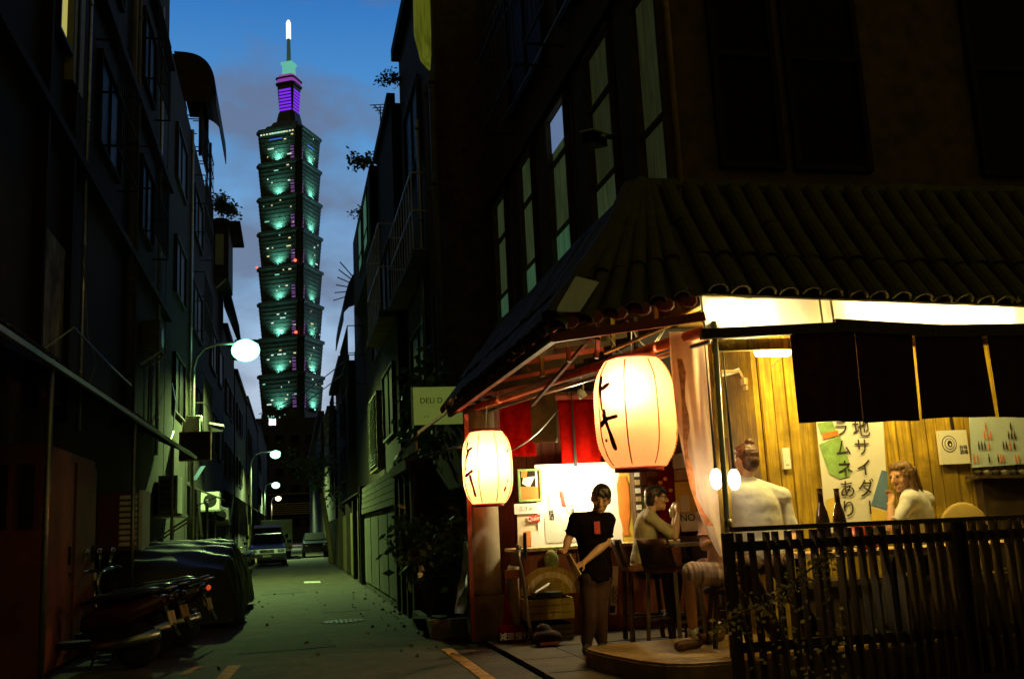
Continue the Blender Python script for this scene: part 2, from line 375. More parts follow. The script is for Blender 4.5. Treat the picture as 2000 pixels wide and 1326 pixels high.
t = thing('metal_cabinet', 'tall rusty red metal cabinet with two dark slots under the lean-to', 'cabinet', (-2.7, 12.4, 0))
redrust = mat('red_rust_metal', (.20, .045, .014), .6, .3, 5, .15, dirt=.4)
b = MB(); b.mm((-2.98, 11.0, .05), (-2.45, 13.7, 2.35)); b.build('carcass', redrust, t)
for y in (11.1, 12.45): b = MB(); b.mm((-2.452, y, .15), (-2.42, y+1.2, 2.25)); d = b.build('door', redrust, t); h = MB(); h.mm((-2.421, y+1.0, 1.1), (-2.39, y+1.05, 1.3)); h.build('handle', darkmetal, d)
for x in (-2.85, -2.6): b = MB(); b.mm((x-.06, 10.97, 1.5), (x+.06, 11.0, 2.15)); b.build('slot', darkmetal, t)
t = thing('louvre_box', 'rusty equipment box with a white louvred side beside the red cabinet', 'equipment box', (-2.65, 17.2, .95))
b = MB(); b.mm((-2.95, 16.75, 1.2), (-2.4, 17.7, 2.1)); b.build('housing', redrust, t)
for k in range(9): b = MB(); b.slab([(-2.62, 16.70, 1.27+k*.09), (-2.36, 16.70, 1.27+k*.09), (-2.36, 16.745, 1.325+k*.09), (-2.62, 16.745, 1.325+k*.09)], .012); b.build('slat', white, t)
b = MB(); b.mm((-2.33, 16.72, 1.2), (-2.28, 17.6, 2.12)); b.build('side_panel', white, t)
b = MB(); b.mm((-2.9, 16.8, 0), (-2.45, 17.6, 1.2)); b.build('stand', darkmetal, t)
ac = thing('air_conditioner', 'white outdoor air conditioner on a shelf with its wire grille facing the lane', 'air conditioner', (-2.6, 24.4, 1.8))
b = MB(); b.mm((-2.94, 24.0, 1.93), (-2.52, 25.0, 2.78)); b.build('casing', white, ac)
b = MB(); b.mm((-2.91, 23.985, 2.0), (-2.56, 24.0, 2.72)); g = b.build('fan_opening', darkmetal, ac)
for k in range(9): b = MB(); b.bar((-2.91+k*.0437, 23.975, 2.0), (-2.91+k*.0437, 23.975, 2.72), .008); b.build('grille_bar', white, g)
for k in range(6): b = MB(); b.bar((-2.91, 23.965, 2.04+k*.13), (-2.56, 23.965, 2.04+k*.13), .008); b.build('grille_bar', white, g)
b = MB(); b.mm((-3.0, 23.6, 1.84), (-2.4, 25.2, 1.9)); b.build('shelf', galv, ac)
for y in (23.8, 24.9): b = MB(); b.bar((-2.98, y, 1.35), (-2.2, y, 1.84), .04); b.build('bracket', galv, ac)
t = thing('sign_box', 'small square brownish-red box sign on the lean-to by the first lamp post', 'sign', (-2.45, 27.5, 3.4))
b = MB(); b.mm((-2.85, 27.3, 3.35), (-2.05, 27.55, 4.1)); b.build('cabinet', redrust, t)
b = MB(); b.mm((-2.8, 27.28, 3.4), (-2.1, 27.3, 4.05)); b.build('face', rust, t)
t = thing('floodlight', 'small white floodlight on an arm under the big street lamp', 'floodlight', (-2.35, 33.5, 4.8))
b = MB(); b.slab([(-2.55, 33.4, 5.02), (-2.1, 33.3, 4.92), (-2.1, 33.9, 4.92), (-2.55, 34, 5.02)], .06); b.build('reflector', white, t)
b = MB(); b.mm((-2.5, 33.5, 4.72), (-2.15, 33.8, 4.9)); b.build('housing', darkmetal, t); b = MB(); b.bar((-3.0, 33.6, 4.7), (-2.5, 33.6, 4.76), .04); b.build('bracket', darkmetal, t)
t = thing('meter_box', 'pale metal meter box on the first lamp post', 'meter box', (-2.75, 29.7, 4.3)); b = MB(); b.mm((-3.0, 29.75, 4.3), (-2.55, 30.1, 4.75)); b.build('box', galv, t)
b = MB(); b.tube([(-3.0, 29.7, 4.78), (-2.5, 29.7, 4.78), (-2.48, 29.7, 4.3)], .03); b.build('conduit', galv, t, True)
t = thing('fabric_awning', 'small blue striped awning corner above the left shopfronts', 'awning', (-2.5, 29, 3.0))
b = MB(); b.slab([(-2.62, 28.4, 2.9), (-2.5, 28.4, 2.9), (-2.3, 28.8, 3.3), (-2.42, 28.8, 3.3)], .02); b.build('canvas', mat('blue_canvas', (.06, .16, .34), .8, .3, 8), t)
for k, (y, z, lab) in enumerate([(21.6, 5.2, 'air conditioner on the left wall above the lean-to end')]):
    t = thing('air_conditioner', lab, 'air conditioner', (-2.8, y, z)); b = MB(); b.mm((-2.98, y-.4, z), (-2.62, y+.4, z+.6)); b.build('casing', concrete, t); b = MB(); b.lathe([(.22, 0), (.22, .015)], (-2.62, y, z+.3), 16, Matrix.Rotation(R(90), 3, 'Y')); b.build('fan_grille', darkmetal, t)
    for yy in (y-.3, y+.3): b = MB(); b.bar((-2.98, yy, z-.3), (-2.6, yy, z-.03), .035); b.build('bracket', galv, t)
    b = MB(); b.tube([(-2.9, y+.42, z+.3), (-2.93, y+.6, z+.1), (-2.95, y+.62, 3.6)], .02, 6); b.build('hose', concrete, t, True)
for y0, z in ((15.9, 7.5), (20.5, 7.5), (20.5, 10.8)): cage(L1, -3, -2.65, y0, y0+2.2, z, z+1.8, grime, .2)
# further left houses
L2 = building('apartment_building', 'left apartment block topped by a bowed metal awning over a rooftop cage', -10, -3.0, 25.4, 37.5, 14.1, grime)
hood(L2, -3.75, 1, 33.0, 38.5, 17.6, 1.9, 1.35, rust, 'rooftop_awning', 12, .62)
b = MB(); pr = [(-3.75+1.35*math.sin(t*math.pi/24)**.62, 17.58-1.9*(1-math.cos(t*math.pi/24)**.62)) for t in range(12)]; b.loft([[(x, y, z) for x, z in pr]+[(-2.6, y, 15.85), (-3.75, y, 15.85)] for y in (33.02, 33.06)]); b.build('end_panel', rust, L2)
for y in (33.2, 37.6): b = MB(); b.tube([(-2.9, y, 14), (-2.9, y, 16.2)], .05); b.build('post', winframe, L2, True)
b = MB(); b.mm((-10, 33.05, 14.1), (-3.76, 37.5, 17.55)); b.build('rooftop_shed', rust, L2)
cage(L2, -3.4, -2.85, 33.1, 36, 14.1, 16.4, dy=.16); cage(L2, -3.0, -3.35, 33.15, 36, 14.1, 15.4, dy=.3); cage(L2, -3, -2.75, 34, 37.3, 14.1, 15.2, dy=.5, name='railing')
for z in (4.6, 7.8, 11): window(L2, -3, 27, 29.5, z, z+1.6, 1, glassd, mull=(28.2,)); window(L2, -3, 32, 35, z, z+1.6, 1, glassd, mull=(33.5,)); cage(L2, -3, -2.6, 31.8, 35.2, z-.1, z+1.8)
pipe(L2, -2.93, 31, 3, 14, .05, galv)
L3 = building('town_house', 'left house with a boxed-out bay window and a pale pane', -10, -3.0, 37.6, 47, 13.6, grime)
b = MB(); b.mm((-3.02, 41, 11.7), (-2.42, 44, 14)); b.build('bay', rust, L3)
b = MB(); b.mm((-2.95, 40.97, 12.3), (-2.62, 41, 13.6)); b.build('bay_pane', mat('dull_pane', (.35, .38, .36), .3, .1, 3), L3)
b = MB(); b.mm((-3.1, 40.8, 14.0), (-1.95, 44.4, 14.12)); b.build('bay_roof', rust, L3)
b = MB(); b.bar((-2.5, 40.9, 11.7), (-2.9, 40.9, 11.3), .05); b.build('bay_bracket', galv, L3)
for z in (4.6, 7.8): window(L3, -3, 39, 42, z, z+1.6, 1, glassd, mull=(40.5,)); window(L3, -3, 43.5, 46, z, z+1.6, 1, glassd)
b = MB(); b.slab([(-2.98, 44.2, 13.6), (-2.98, 47, 11.9), (-2.2, 47, 9.8), (-2.2, 44.2, 10.4)], .05); b.build('tarpaulin_screen', rust, L3)
potted((-2.75, 41.4, 14.1), .75, 1.7, 'bushy rooftop plant spilling over the left bay window', 620, 3, droop=.8)
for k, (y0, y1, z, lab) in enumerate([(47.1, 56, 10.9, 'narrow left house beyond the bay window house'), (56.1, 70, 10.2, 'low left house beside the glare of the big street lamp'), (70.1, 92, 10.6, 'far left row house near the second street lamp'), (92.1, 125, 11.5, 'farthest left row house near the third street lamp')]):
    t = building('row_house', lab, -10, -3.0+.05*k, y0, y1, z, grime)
    for zz in (4.2, 7.2): window(t, -3.0+.05*k, y0+1, y0+3.5, zz, zz+1.5, 1, glassd, mull=(y0+2.2,)); window(t, -3.0+.05*k, y0+4.5, y0+7, zz, zz+1.5, 1, glassd, mull=(y0+5.7,))
    hood(t, -3.0+.05*k, 1, y0+.5, y1-.5, 3.5, .5, .7, rust); b = MB(); b.mm((-3.02, y0, z), (-2.8, y1, z+.25)); b.build('parapet', grime, t)
    b = MB(); b.mm((-3.2, y0+2, .05), (-2.95+.05*k, y0+4.5, 2.6)); b.build('roller_shutter', concrete, t)
tag((lambda b: (b.lathe([(.6, 0), (.6, 1.2), (.1, 1.5)], (-3.8, 62, 10.2), 12), b.build('water_tank', galv, None, True))[1])(MB()), 'steel water tank on a far left roof under the lamp', 'water tank')

# ------------------------------------------------------------ right side of the alley
R1 = building('shop_house', 'dark brown house above the bar with a row of tall narrow windows', 3.5, 12, 8.05, 16.5, 11, brownwall, z0=3.02)
dimgreen = [glow('reflection_glow_green', (.05, .125, .06), .5, .35, (3, 6, .6)), glow('reflection_glow_olive', (.040, .060, .022), .48, .4, (3, 6, .6)), glow('reflection_glow_dim', (.024, .029, .009), .48, .4, (3, 6, .6)), glow('sky_reflection_glow', (.18, .28, .50), .6)]  # pane glow stands in for reflections of the lamplit wall opposite and the sky
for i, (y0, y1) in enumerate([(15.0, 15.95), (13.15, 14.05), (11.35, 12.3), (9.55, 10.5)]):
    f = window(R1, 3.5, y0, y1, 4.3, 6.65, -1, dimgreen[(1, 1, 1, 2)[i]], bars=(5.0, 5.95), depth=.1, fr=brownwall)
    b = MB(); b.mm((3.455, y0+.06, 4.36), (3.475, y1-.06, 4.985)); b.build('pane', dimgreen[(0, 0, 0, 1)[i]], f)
b = MB(); b.mm((3.46, 11.42, 6.15), (3.5-.045, 12.22, 6.58)); b.build('reflection_glow_pane', dimgreen[3], R1)  # pale blue glow painted as the sky's reflection
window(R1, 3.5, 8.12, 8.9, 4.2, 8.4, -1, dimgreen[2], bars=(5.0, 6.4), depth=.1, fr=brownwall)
for z in (6.72, 4.05): b = MB(); b.mm((3.36, 8.06, z), (3.5, 16.4, z+.12)); b.build('ledge', brownwall, R1)
for y in (8.99, 10.62, 12.42, 14.2): b = MB(); b.mm((3.42, y, 4.2), (3.5, y+.42, 6.7)); b.build('pilaster', brownwall, R1)
b = MB(); b.tube([(3.44, 8.0, 4.1), (3.44, 8.0, 10.8)], .035); b.build('drain_pipe', mat('copper_pipe', (.5, .33, .1), .4, .2, 8), R1, True)
for i, (x0, x1) in enumerate([(3.85, 4.5), (4.6, 5.4), (6.6, 7.6), (7.7, 8.7)]):
    b = MB()
    for a in (x0, x1-.06): b.mm((a, 7.98, 4.4), (a+.06, 8.05, 6.9))
    for z in (4.4, 5.5, 6.84): b.mm((x0+.06, 7.985, z), (x1-.06, 8.05, z+.06))
    f = b.build('window', grime, R1); p = MB(); p.mm((x0+.06, 8.02, 4.46), (x1-.06, 8.04, 6.84)); p.build('pane', glassd, f)
for y0 in (9.3, 12.3):
    window(R1, 3.5, y0, y0+2.2, 7.6, 9.6, -1, glassd, mull=(y0+1.1,)); cage(R1, 3.5, 3.0, y0-.1, y0+2.3, 7.4, 9.8)
tag((lambda t: ([MB().tube([(3.38, 9.5, 5.28), (3.2, 9.42, 5.25)], .03).build('bracket', galv, t, True), MB().bar((3.25, 9.55, 5.24), (3.02, 9.3, 5.18), .13, .12).build('camera_body', darkmetal, t), MB().bar((3.27, 9.57, 5.315), (3.0, 9.28, 5.25), .15, .015).build('camera_hood', white, t)], t)[1])(thing('security_camera', 'security camera with white hood on the wall between the shop house windows', 'camera', (3.3, 9.45, 5.1))), 'security camera with white hood on the wall between the shop house windows', 'camera')
for k, (a, c_) in enumerate([((3.4, 16.3, 9.4), (3.4, 3.0, 9.6)), ((3.35, 16.4, 7.7), (3.3, 3.2, 7.9)), ((3.3, 15.5, 9.6), (3.2, 3, 9.3))]):
    b = MB(); p = [Vector(a).lerp(Vector(c_), i/10)-Vector((0, 0, .25*math.sin(math.pi*i/10))) for i in range(11)]; b.tube(p, .011, 5)
    tag(b.build('overhead_cable', galv, None, True), ['thin cable strung highest along the shop house wall', 'lowest thin cable strung just above the shop house windows', 'thin middle cable strung along the shop house wall'][k], 'cable')
R2 = building('apartment_building', 'tall right apartment block behind the shop house with a curved yellow-glowing bay', 2.6, 11, 16.6, 22.2, 12.3, brownwall)
b = MB(); b.lathe([(.05, 0), (.2, .2), (.3, .7), (.3, 4)], (2.62, 17.2, 9.7), 18); b.build('round_bay', mat('bay_wall_glow', (.3, .3, .05), .8, .25, 5, stretch=(4, 4, .3), emit=(.13, .15, .012), es=.5, evar=.45), R2, True)  # bay glows in place of light falling on its wall
for y, r_, m_ in ((16.5, .06, concrete), (16.72, .035, galv), (17.0, .07, concrete), (18.6, .05, galv)): pipe(R2, 2.52, y, 2.6, 9.3, r_, m_)
b = MB(); b.mm((2.2, 17.6, 6.2), (2.6, 22.2, 6.35)); b.build('balcony_slab', concrete, R2)
cage(R2, 2.6, 2.25, 17.8, 22.1, 6.4, 7.9, galv, .45, 'balcony_railing')
for z in (3.6, 8.6): window(R2, 2.6, 18.6, 21, z, z+1.7, -1, glassd, mull=(19.8,))
b = MB(); b.mm((2.42, 16.6, 12.3), (2.6, 22.2, 12.6)); b.build('parapet', grime, R2)
R3 = building('apartment_building', 'right apartment block with weeds on its parapet and a rooftop aerial', 2.4, 11, 22.3, 26.4, 11.3, grime)
b = MB(); b.mm((2.3, 22.3, 11.3), (2.5, 26.4, 11.55)); b.build('parapet', grime, R3)
cage(R3, 2.4, 2.05, 22.6, 26.2, 6.3, 8.4, galv, .4, 'balcony_railing'); b = MB(); b.mm((2.0, 22.4, 6.1), (2.4, 26.3, 6.28)); b.build('balcony_slab', concrete, R3)
for z in (3.5, 6.5): window(R3, 2.4, 23, 25.6, z, z+1.7, -1, glassd, mull=(24.3,))
R4 = building('town_house', 'right house with two pale green upper windows in a jutting bay', 2.6, 11, 26.5, 34.5, 11.0, grime)
b = MB(); b.mm((2.2, 26.5, 8.7), (2.62, 34.2, 11.3)); b.build('bay', grime, R4)
palegr = glow('lit_pane_sea_green', (.05, .14, .09), .7, .4, (2, 3, .5))
for y0 in (27.0, 29.3): window(R4, 2.2, y0, y0+1.7, 9.2, 10.85, -1, palegr, bars=(9.75,), depth=.06)
for z in (3.6, 6.4): window(R4, 2.6, 28, 31, z, z+1.6, -1, glassd, mull=(29.5,))
R5 = building('town_house', 'right house with a bowed metal awning bristling with spikes', 2.6, 11, 34.6, 41, 8.6, grime)
hood(R5, 2.6, -1, 34.6, 40.6, 10.5, 1.9, .75, rust, 'bowed_awning', 6, 1); b = MB(); b.mm((2.62, 34.7, 8.6), (9, 40.9, 10.45)); b.build('rooftop_room', rust, R5)
for k in range(6): b = MB(); b.bar((2.3, 34.7, 10.1-.1*k), (1.75-.05*k, 34.5, 10.7-.28*k), .03); b.build('spike', darkmetal, R5)
cage(R5, 2.6, 2.0, 35, 40.5, 6.4, 8.5, winframe, .25)
for k, (y0, y1, x, z, lab) in enumerate([(41.1, 52, 2.3, 8.3, 'right row house with a wire basket cage on its front'), (52.1, 70, 2.2, 7.6, 'far right row house with a stepped roofline'), (70.1, 125, 2.2, 9.5, 'farthest right row house down the lane')]):
    t = building('row_house', lab, x, 11, y0, y1, z, grime)
    for zz in (3.4, 5.6): window(t, x, y0+2, y0+5, zz, zz+1.5, -1, glassd, mull=(y0+3.5,))
    b = MB(); b.mm((x-.35, y0, z), (x+.1, y1, z+.2)); b.build('eave', rust, t); cage(t, x, x-.5, y0+1.5, y0+6, 5.2, 7.3)
ant = thing('tv_aerial', 'small television aerial on the right parapet against the sky', 'aerial', (2.42, 25.2, 11.55))
b = MB(); b.bar((2.42, 25.2, 11.5), (2.42, 25.2, 12.5), .03); b.build('mast', darkmetal, ant); b = MB(); b.bar((2.2, 24.6, 12.25), (2.5, 25.7, 12.5), .025)
for k in range(4): b.bar((2.1+.1*k, 24.7+.3*k, 12.28+.06*k), (2.5+.1*k, 24.6+.3*k, 12.28+.06*k), .018)
b.build('antenna', darkmetal, ant)
for k, (c_, r_, h_, lab, n_) in enumerate([((2.35, 22.0, 11.5), .38, .7, 'weed tuft growing near the top of the right parapet', 190), ((2.1, 27.2, 11.3), .5, .9, 'leafy weed overhanging the pale green windows', 270), ((2.12, 30.2, 11.0), .35, .5, 'small weed hanging lower beside the pale green windows', 150)]):
    potted(c_, r_, h_, lab, n_, 20+k, droop=.5, pot=False)
for k, (a, c_) in enumerate([((2.0, 38, 7.7), (-1.5, 50, 7.2)), ((2.0, 38.3, 7.3), (-1.5, 50, 6.7))]):
    b = MB(); b.tube([Vector(a).lerp(Vector(c_), i/8)-Vector((0, 0, .25*math.sin(math.pi*i/8))) for i in range(9)], .02, 5); tag(b.build('overhead_cable', darkmetal), ['upper cable crossing the lane in front of the tower', 'lower cable crossing the lane in front of the tower'][k], 'cable')
# garage fronts at the foot of the right side
gar = thing('garage_front', 'pale garage wall with a tin fascia along the right of the lane', 'garage', (2.1, 20, 0))
gwall = mat('grey_green_render', (.20, .20, .13), .9, .25, 4, .2, dirt=.35)
b = MB(); b.mm((1.82, 17.0, 0), (2.55, 26, 1.72)); b.build('wall', gwall, gar)
for k in range(4): b = MB(); b.mm((1.79, 17.4+k*2.1, .1), (1.82, 19.3+k*2.1, 1.62)); b.build('panel', gwall, gar)
for k in range(5): b = MB(); b.mm((1.74+.006*k, 16.9, 1.74+k*.13), (2.55, 26, 1.855+k*.13)); b.build('fascia_board', gwall if k % 2 else concrete, gar)
for y in (17.05, 26): b = MB(); b.mm((1.7, y-.09, 0), (1.86, y+.09, 2.45)); b.build('post', darkmetal, gar)
gar2 = thing('boundary_wall', 'rough lower wall with gate posts beyond the garage front', 'wall', (2.1, 32, 0))
b = MB(); b.mm((1.85, 26.2, 0), (2.5, 52, 1.9)); b.build('wall', concrete, gar2)
for y in (27, 29.5, 33, 38): b = MB(); b.mm((1.72, y-.12, 0), (1.9, y+.12, 2.2)); b.build('gate_post', grime, gar2)
hood(gar2, 2.5, -1, 26.5, 44, 2.75, .45, .8, rust, 'lean_to_roof')
gate = thing('timber_gate', 'dark timber gate frame at the near end of the garage', 'gate', (1.85, 15.6, 0))
for y in (14.7, 15.5, 16.3): b = MB(); b.mm((1.7, y-.09, 0), (1.86, y+.09, 2.15)); b.build('post', blackwood, gate)
b = MB(); b.mm((1.6, 14.3, 2.15), (2.0, 16.6, 2.3)); b.build('lintel', blackwood, gate)
for k in range(6): b = MB(); b.mm((1.78, 14.8+k*.125, .05), (1.81, 14.915+k*.125, 1.9)); b.build('plank', blackwood, gate)
b = MB(); b.tube([(1.7, 16.5, 2.42), (1.6, 14.4, 2.42)], .05); b.build('rail', galv, gate, True); b = MB(); b.tube([(1.66, 15.9, 2.38), (1.75, 15.2, 2.0), (2.0, 14.0, 1.7), (2.2, 13.2, 1.5)], .06); b.build('downpipe', rust, gate, True)
sh = thing('louvred_shutter', 'tall grey louvred shutter on the right wall above the small tree', 'shutter', (2.2, 27, 3))
for k in range(22): b = MB(); b.slab([(2.15, 26.3, 3.0+k*.085), (2.15, 28.6, 3.0+k*.085), (2.22, 28.6, 3.07+k*.085), (2.22, 26.3, 3.07+k*.085)], .012); b.build('slat', galv, sh)
b = MB(); b.mm((2.2, 26.2, 2.9), (2.4, 28.7, 4.95)); b.build('frame', concrete, sh)
vines = stuff((lambda b: ([b.leaf((random.uniform(2.0, 2.5), random.uniform(15, 19.5), random.uniform(2.5, 4.2)), (random.uniform(-1, .2), random.uniform(-1, 1), random.uniform(-1, .1)), .06, .16) for _ in range(420)], b.build('creeper_foliage', leafm))[1])(MB())); tag(vines, 'creeper hanging on the right wall behind the projecting sign', 'creeper')
# projecting shop sign
sg = thing('shop_sign', 'pale projecting sign lettered DELI sticking out behind the bar roof', 'sign', (1.95, 13.5, 2.7))
signm = mat('cream_sign', (.50, .50, .25), .7, .08, 6)
signglow = mat('sign_fill_glow', (.50, .50, .25), .7, .08, 6, emit=(.13, .17, .03), es=.62)  # glow put into the face for street light falling on it
b = MB(); b.mm((1.64, 13.5, 2.70), (2.42, 13.58, 3.21)); b.build('panel', signglow, sg)
b = MB(); b.mm((1.622, 13.495, 2.69), (1.64, 13.585, 3.22)); b.build('edge_trim', white, sg)
text('DELI D', .105, blackink, (1.73, 13.495, 3.02), (1, 0, 0), (0, 0, 1), sg, al='LEFT'); text('. . .', .05, blackink, (1.83, 13.495, 2.95), (1, 0, 0), (0, 0, 1), sg, al='LEFT'); text('* *', .06, blackink, (1.78, 13.495, 2.79), (1, 0, 0), (0, 0, 1), sg, al='LEFT')
aw = thing('shop_awning', 'slanted pale-edged awning under the projecting sign', 'awning', (1.9, 13.8, 2.4))
b = MB(); b.slab([(1.62, 12.9, 2.52), (1.62, 14.6, 2.42), (2.4, 14.6, 3.0), (2.4, 12.9, 3.05)], .03); b.build('canopy', signm, aw)
b = MB(); b.mm((1.58, 12.9, 2.30), (1.61, 14.6, 2.42)); b.build('valance', concrete, aw)
b = MB(); b.tube([(1.66, 12.6, 2.2), (2.3, 12.3, 2.34)], .02); b.build('rail', steel, aw, True)

# ------------------------------------------------------------ end of the lane and the tower
fb = building('office_building', 'broad dark building closing the far end of the lane with two bright white windows', -22, 24, 205, 220, 24.6, mat('far_dark_wall', (.03, .03, .028), .9, .3, .4))
for x0, x1, z0, z1 in ((-4.2, -2.9, 23.2, 24.5), (6.3, 7.2, 23.5, 24.4)): b = MB(); b.mm((x0, 204.9, z0), (x1, 205.02, z1)); b.build('lit_window', glow('lit_window_white', (1, .93, .95), 3), fb)
for k in range(9):
    for j in range(6):
        b = MB(); b.mm((-12+k*3, 204.94, 3+j*3.3), (-10.4+k*3, 205.02, 4.6+j*3.3)); b.build('window', glassd, fb)
b = MB(); b.mm((-6, 203, 9.2), (9, 205, 9.5)); b.build('canopy', concrete, fb)
for k in range(6): b = MB(); b.mm((-4, 203.9, 5.4+.4*k), (4.5, 204.9, 5.6+.4*k)); b.build('louvre', mat('tan_louvre', (.3, .25, .1), .8), fb)  # louvres in one tan colour
tw = thing('skyscraper', 'tall green-lit tower of stacked flaring tiers with a purple crown and glowing spire', 'skyscraper', (1.3, 930, 0))
th = R(-28.3); cth, sth = math.cos(th), math.sin(th)
def tq(x, y, z): return Vector((1.3+x*cth-y*sth, 930+x*sth+y*cth, z*1.027))
twm = mat('tower_glass', (.034, .046, .034), .6, .35, .25, spec=.3); twd = mat('tower_spandrel', (.03, .045, .04), .5, .2, .2)
def plan(s, nch):  # square with stepped (sawtooth) corners
    h = s/2; q = nch
    c_ = [(-h+2*q, -h), (h-2*q, -h), (h-2*q, -h+q), (h-q, -h+q), (h-q, -h+2*q), (h, -h+2*q)]
    out = []
    for k in range(4):
        a = k*math.pi/2; out += [(x*math.cos(a)-y*math.sin(a), x*math.sin(a)+y*math.cos(a)) for x, y in c_]
    return out
def tier(z0, z1, s0, s1, nch, m=None, parent=None, name='tier'):
    b = MB(); b.loft([[tq(x, y, z0) for x, y in plan(s0, nch)], [tq(x, y, z1) for x, y in plan(s1, nch)]]); return b.build(name, m or twm, parent or tw)
wcol = [glow('office_light_pale', (.75, 1, .8), .9), glow('office_light_warm', (1, .85, .4), .8), glow('office_light_green', (.35, 1, .7), .6)]
red_beacon = glow('red_beacon', (1, .08, .03), 4); violet = glow('violet_light', (.30, .12, .42), .5); blue_sign = glow('blue_strip', (.05, .15, .9), .9)
TOP = 368.2; PIT = 32.6
rng = random.Random(5)
def facepane(m, face, u0, u1, za, zb, zt0, zt1, s0, s1, par, name='lit_window'):
    """flat lit pane lying on a leaning face of a tier"""
    def pt(u, z):
        h = (s0+(s1-s0)*(z-zt0)/(zt1-zt0))/2+.25
        return tq(u, -h, z) if face == 0 else tq(h, u, z)
    b = MB(); b.slab([pt(u0, za), pt(u1, za), pt(u1, zb), pt(u0, zb)], .15); return b.build(name, m, par)
for k in range(8):
    zt = TOP-PIT*k; zb = zt-PIT+2.2; s0, s1 = 42.5, 46.5
    t_ = tier(zb, zt-1.5, s0, s1, 2.4)
    tier(zt-1.5, zt+1.2, s1+2.2, s1+2.6, 2.4, twd, t_, 'cornice'); tier(zt-PIT, zb, s0-1.5, s0, 2.4, twd, t_, 'neck')
    for j in range(1, 8):
        z = zb+(zt-1.5-zb)*j/8; s = s0+(s1-s0)*j/8; tier(z-.35, z+.35, s+.5, s+.55, 2.4, twd, t_, 'floor_band')
    for fc in (0, 1):
        for px_, hw in ((-3.2, 1.1), (0, 1.6), (3.2, 1.1)):  # scalloped crest of ruyi ornaments above the tier
            h = s0/2; o_ = (tq(px_, -h-1.2, zb-.5) if fc == 0 else tq(h+1.2, px_, zb-.5)); b = MB(); b.ball(o_, (hw, hw, 1.9), 10, 6); b.build('ornament', twd, t_)
        a_ = tq(0, -s0/2-4.2, zb+.3) if fc == 0 else tq(s0/2+4.2, 0, zb+.3); tgt = tq(0, -s0/2-1.0, zb+6) if fc == 0 else tq(s0/2+1.0, 0, zb+6)
        lamp('facade_floodlight', a_, 60000*rng.uniform(.6, 1.25), (.3, 1.0, .82), 2.2, t_, R(120), tgt, .9)
    for _ in range(rng.choice((6, 8, 11))):
        j = rng.randrange(1, 8); z = zb+(zt-1.5-zb)*j/8; fc = 0 if rng.random() < .75 else 1; u = rng.uniform(-17, 15); wd = rng.choice((.7, .9, 1.2, 2.4, 4.5))
        facepane(wcol[rng.choice((0, 0, 1, 2))], fc, u, u+wd, z+.9, z+2.0, zb, zt-1.5, s0, s1, t_)
    for j in range(5):                                      # violet corner strip
        facepane(violet, 0, 12.6, 16.2, zb+1.0+j*2.4, zb+2.6+j*2.4, zb, zt-1.5, s0, s1, t_, 'corner_light'); facepane(violet, 1, -16.2, -14.8, zb+1.0+j*2.4, zb+2.6+j*2.4, zb, zt-1.5, s0, s1, t_, 'corner_light')
    if k in (3, 5): b = MB(); b.ball(tq(s0/2-4, -s0/2-2, zb+1.5), 1.3); b.build('beacon', red_beacon, t_); 
    if k == 3: b = MB(); b.ball(tq(-s0/2-2, -s0/2, zb), .9); b.build('beacon', red_beacon, t_)
    if k == 0:
        for u in range(-6, 8, 2): facepane(blue_sign, 0, u-3, u-1.4, zb+20.5, zb+21.8, zb, zt-1.5, s0, s1, t_)
        for u in range(-3, 9, 3): facepane(blue_sign, 1, u-3, u-1.2, zb+16.5, zb+17.8, zb, zt-1.5, s0, s1, t_)
        for u in range(-18, 16, 3): facepane(wcol[(u//3) % 2], 0, u, u+1.8, zt-4.6, zt-3.2, zb, zt-1.5, s0, s1, t_)
        for u in range(-8, 6, 3): facepane(wcol[2], 0, u, u+2.6, zt-5.2, zt-3.0, zb, zt-1.5, s0, s1, t_)
bs = tier(0, TOP-PIT*8+.5, 58, 43, 2.4, twm, None, 'base')
for _ in range(9): u = rng.uniform(-15, 14); z = rng.uniform(100, 106); facepane(wcol[2], 0, u, u+.9, z, z+1.1, 0, TOP-PIT*8, 58, 43, bs)
tier(TOP+1.2, TOP+6, 40, 36, 2, twd, None, 'setback'); tier(TOP+6, TOP+11, 32, 27, 2, twd, None, 'setback'); tier(TOP+11, 391.5, 21, 17, 1.5, twd, None, 'setback')
cr_ = tier(391, 418, 14.6, 17.4, .8, mat('crown_glass', (.05, .03, .08), .4, .2, .3), None, 'crown')
for fc in (0, 1):
    for j in range(7): facepane(glow('purple_light', (.22, .03, .9), .95), fc, -6.4, 6.4, 392.2+j*3.2, 394.2+j*3.2, 391, 418, 14.6, 17.4, cr_, 'light_strip')
tier(418, 420, 19.5, 20.5, 1, twd, cr_, 'rim'); tier(420, 424, 17, 18, .8, glow('magenta_light', (.38, .08, .55), .6), cr_, 'light_band'); tier(424, 425.4, 20, 20.4, 1, twd, cr_, 'rim'); tier(425.4, 428.5, 15.5, 16, .8, glow('mauve_light', (.45, .12, .5), .55), cr_, 'light_band')
turq = glow('turquoise_light', (.16, .62, .46), .75)
tier(428.5, 440, 10.5, 9.8, .5, turq, None, 'lantern_room'); tier(440, 442, 11.5, 12.6, .5, turq, None, 'lantern_cap')
b = MB(); b.tube([tq(0, 0, 442), tq(0, 0, 468)], [2.3, 1.7], 10); b.build('spire', mat('spire_metal', (.2, .3, .28), .4, .2, .5, metal=.4, emit=(.02, .08, .06), es=.5), tw)
b = MB(); b.tube([tq(0, 0, 468), tq(0, 0, 484), tq(0, 0, 487)], [2.2, 2.2, 1.0], 10); b.build('spire_light', glow('spire_glow', (1, .93, .62), 3), tw)
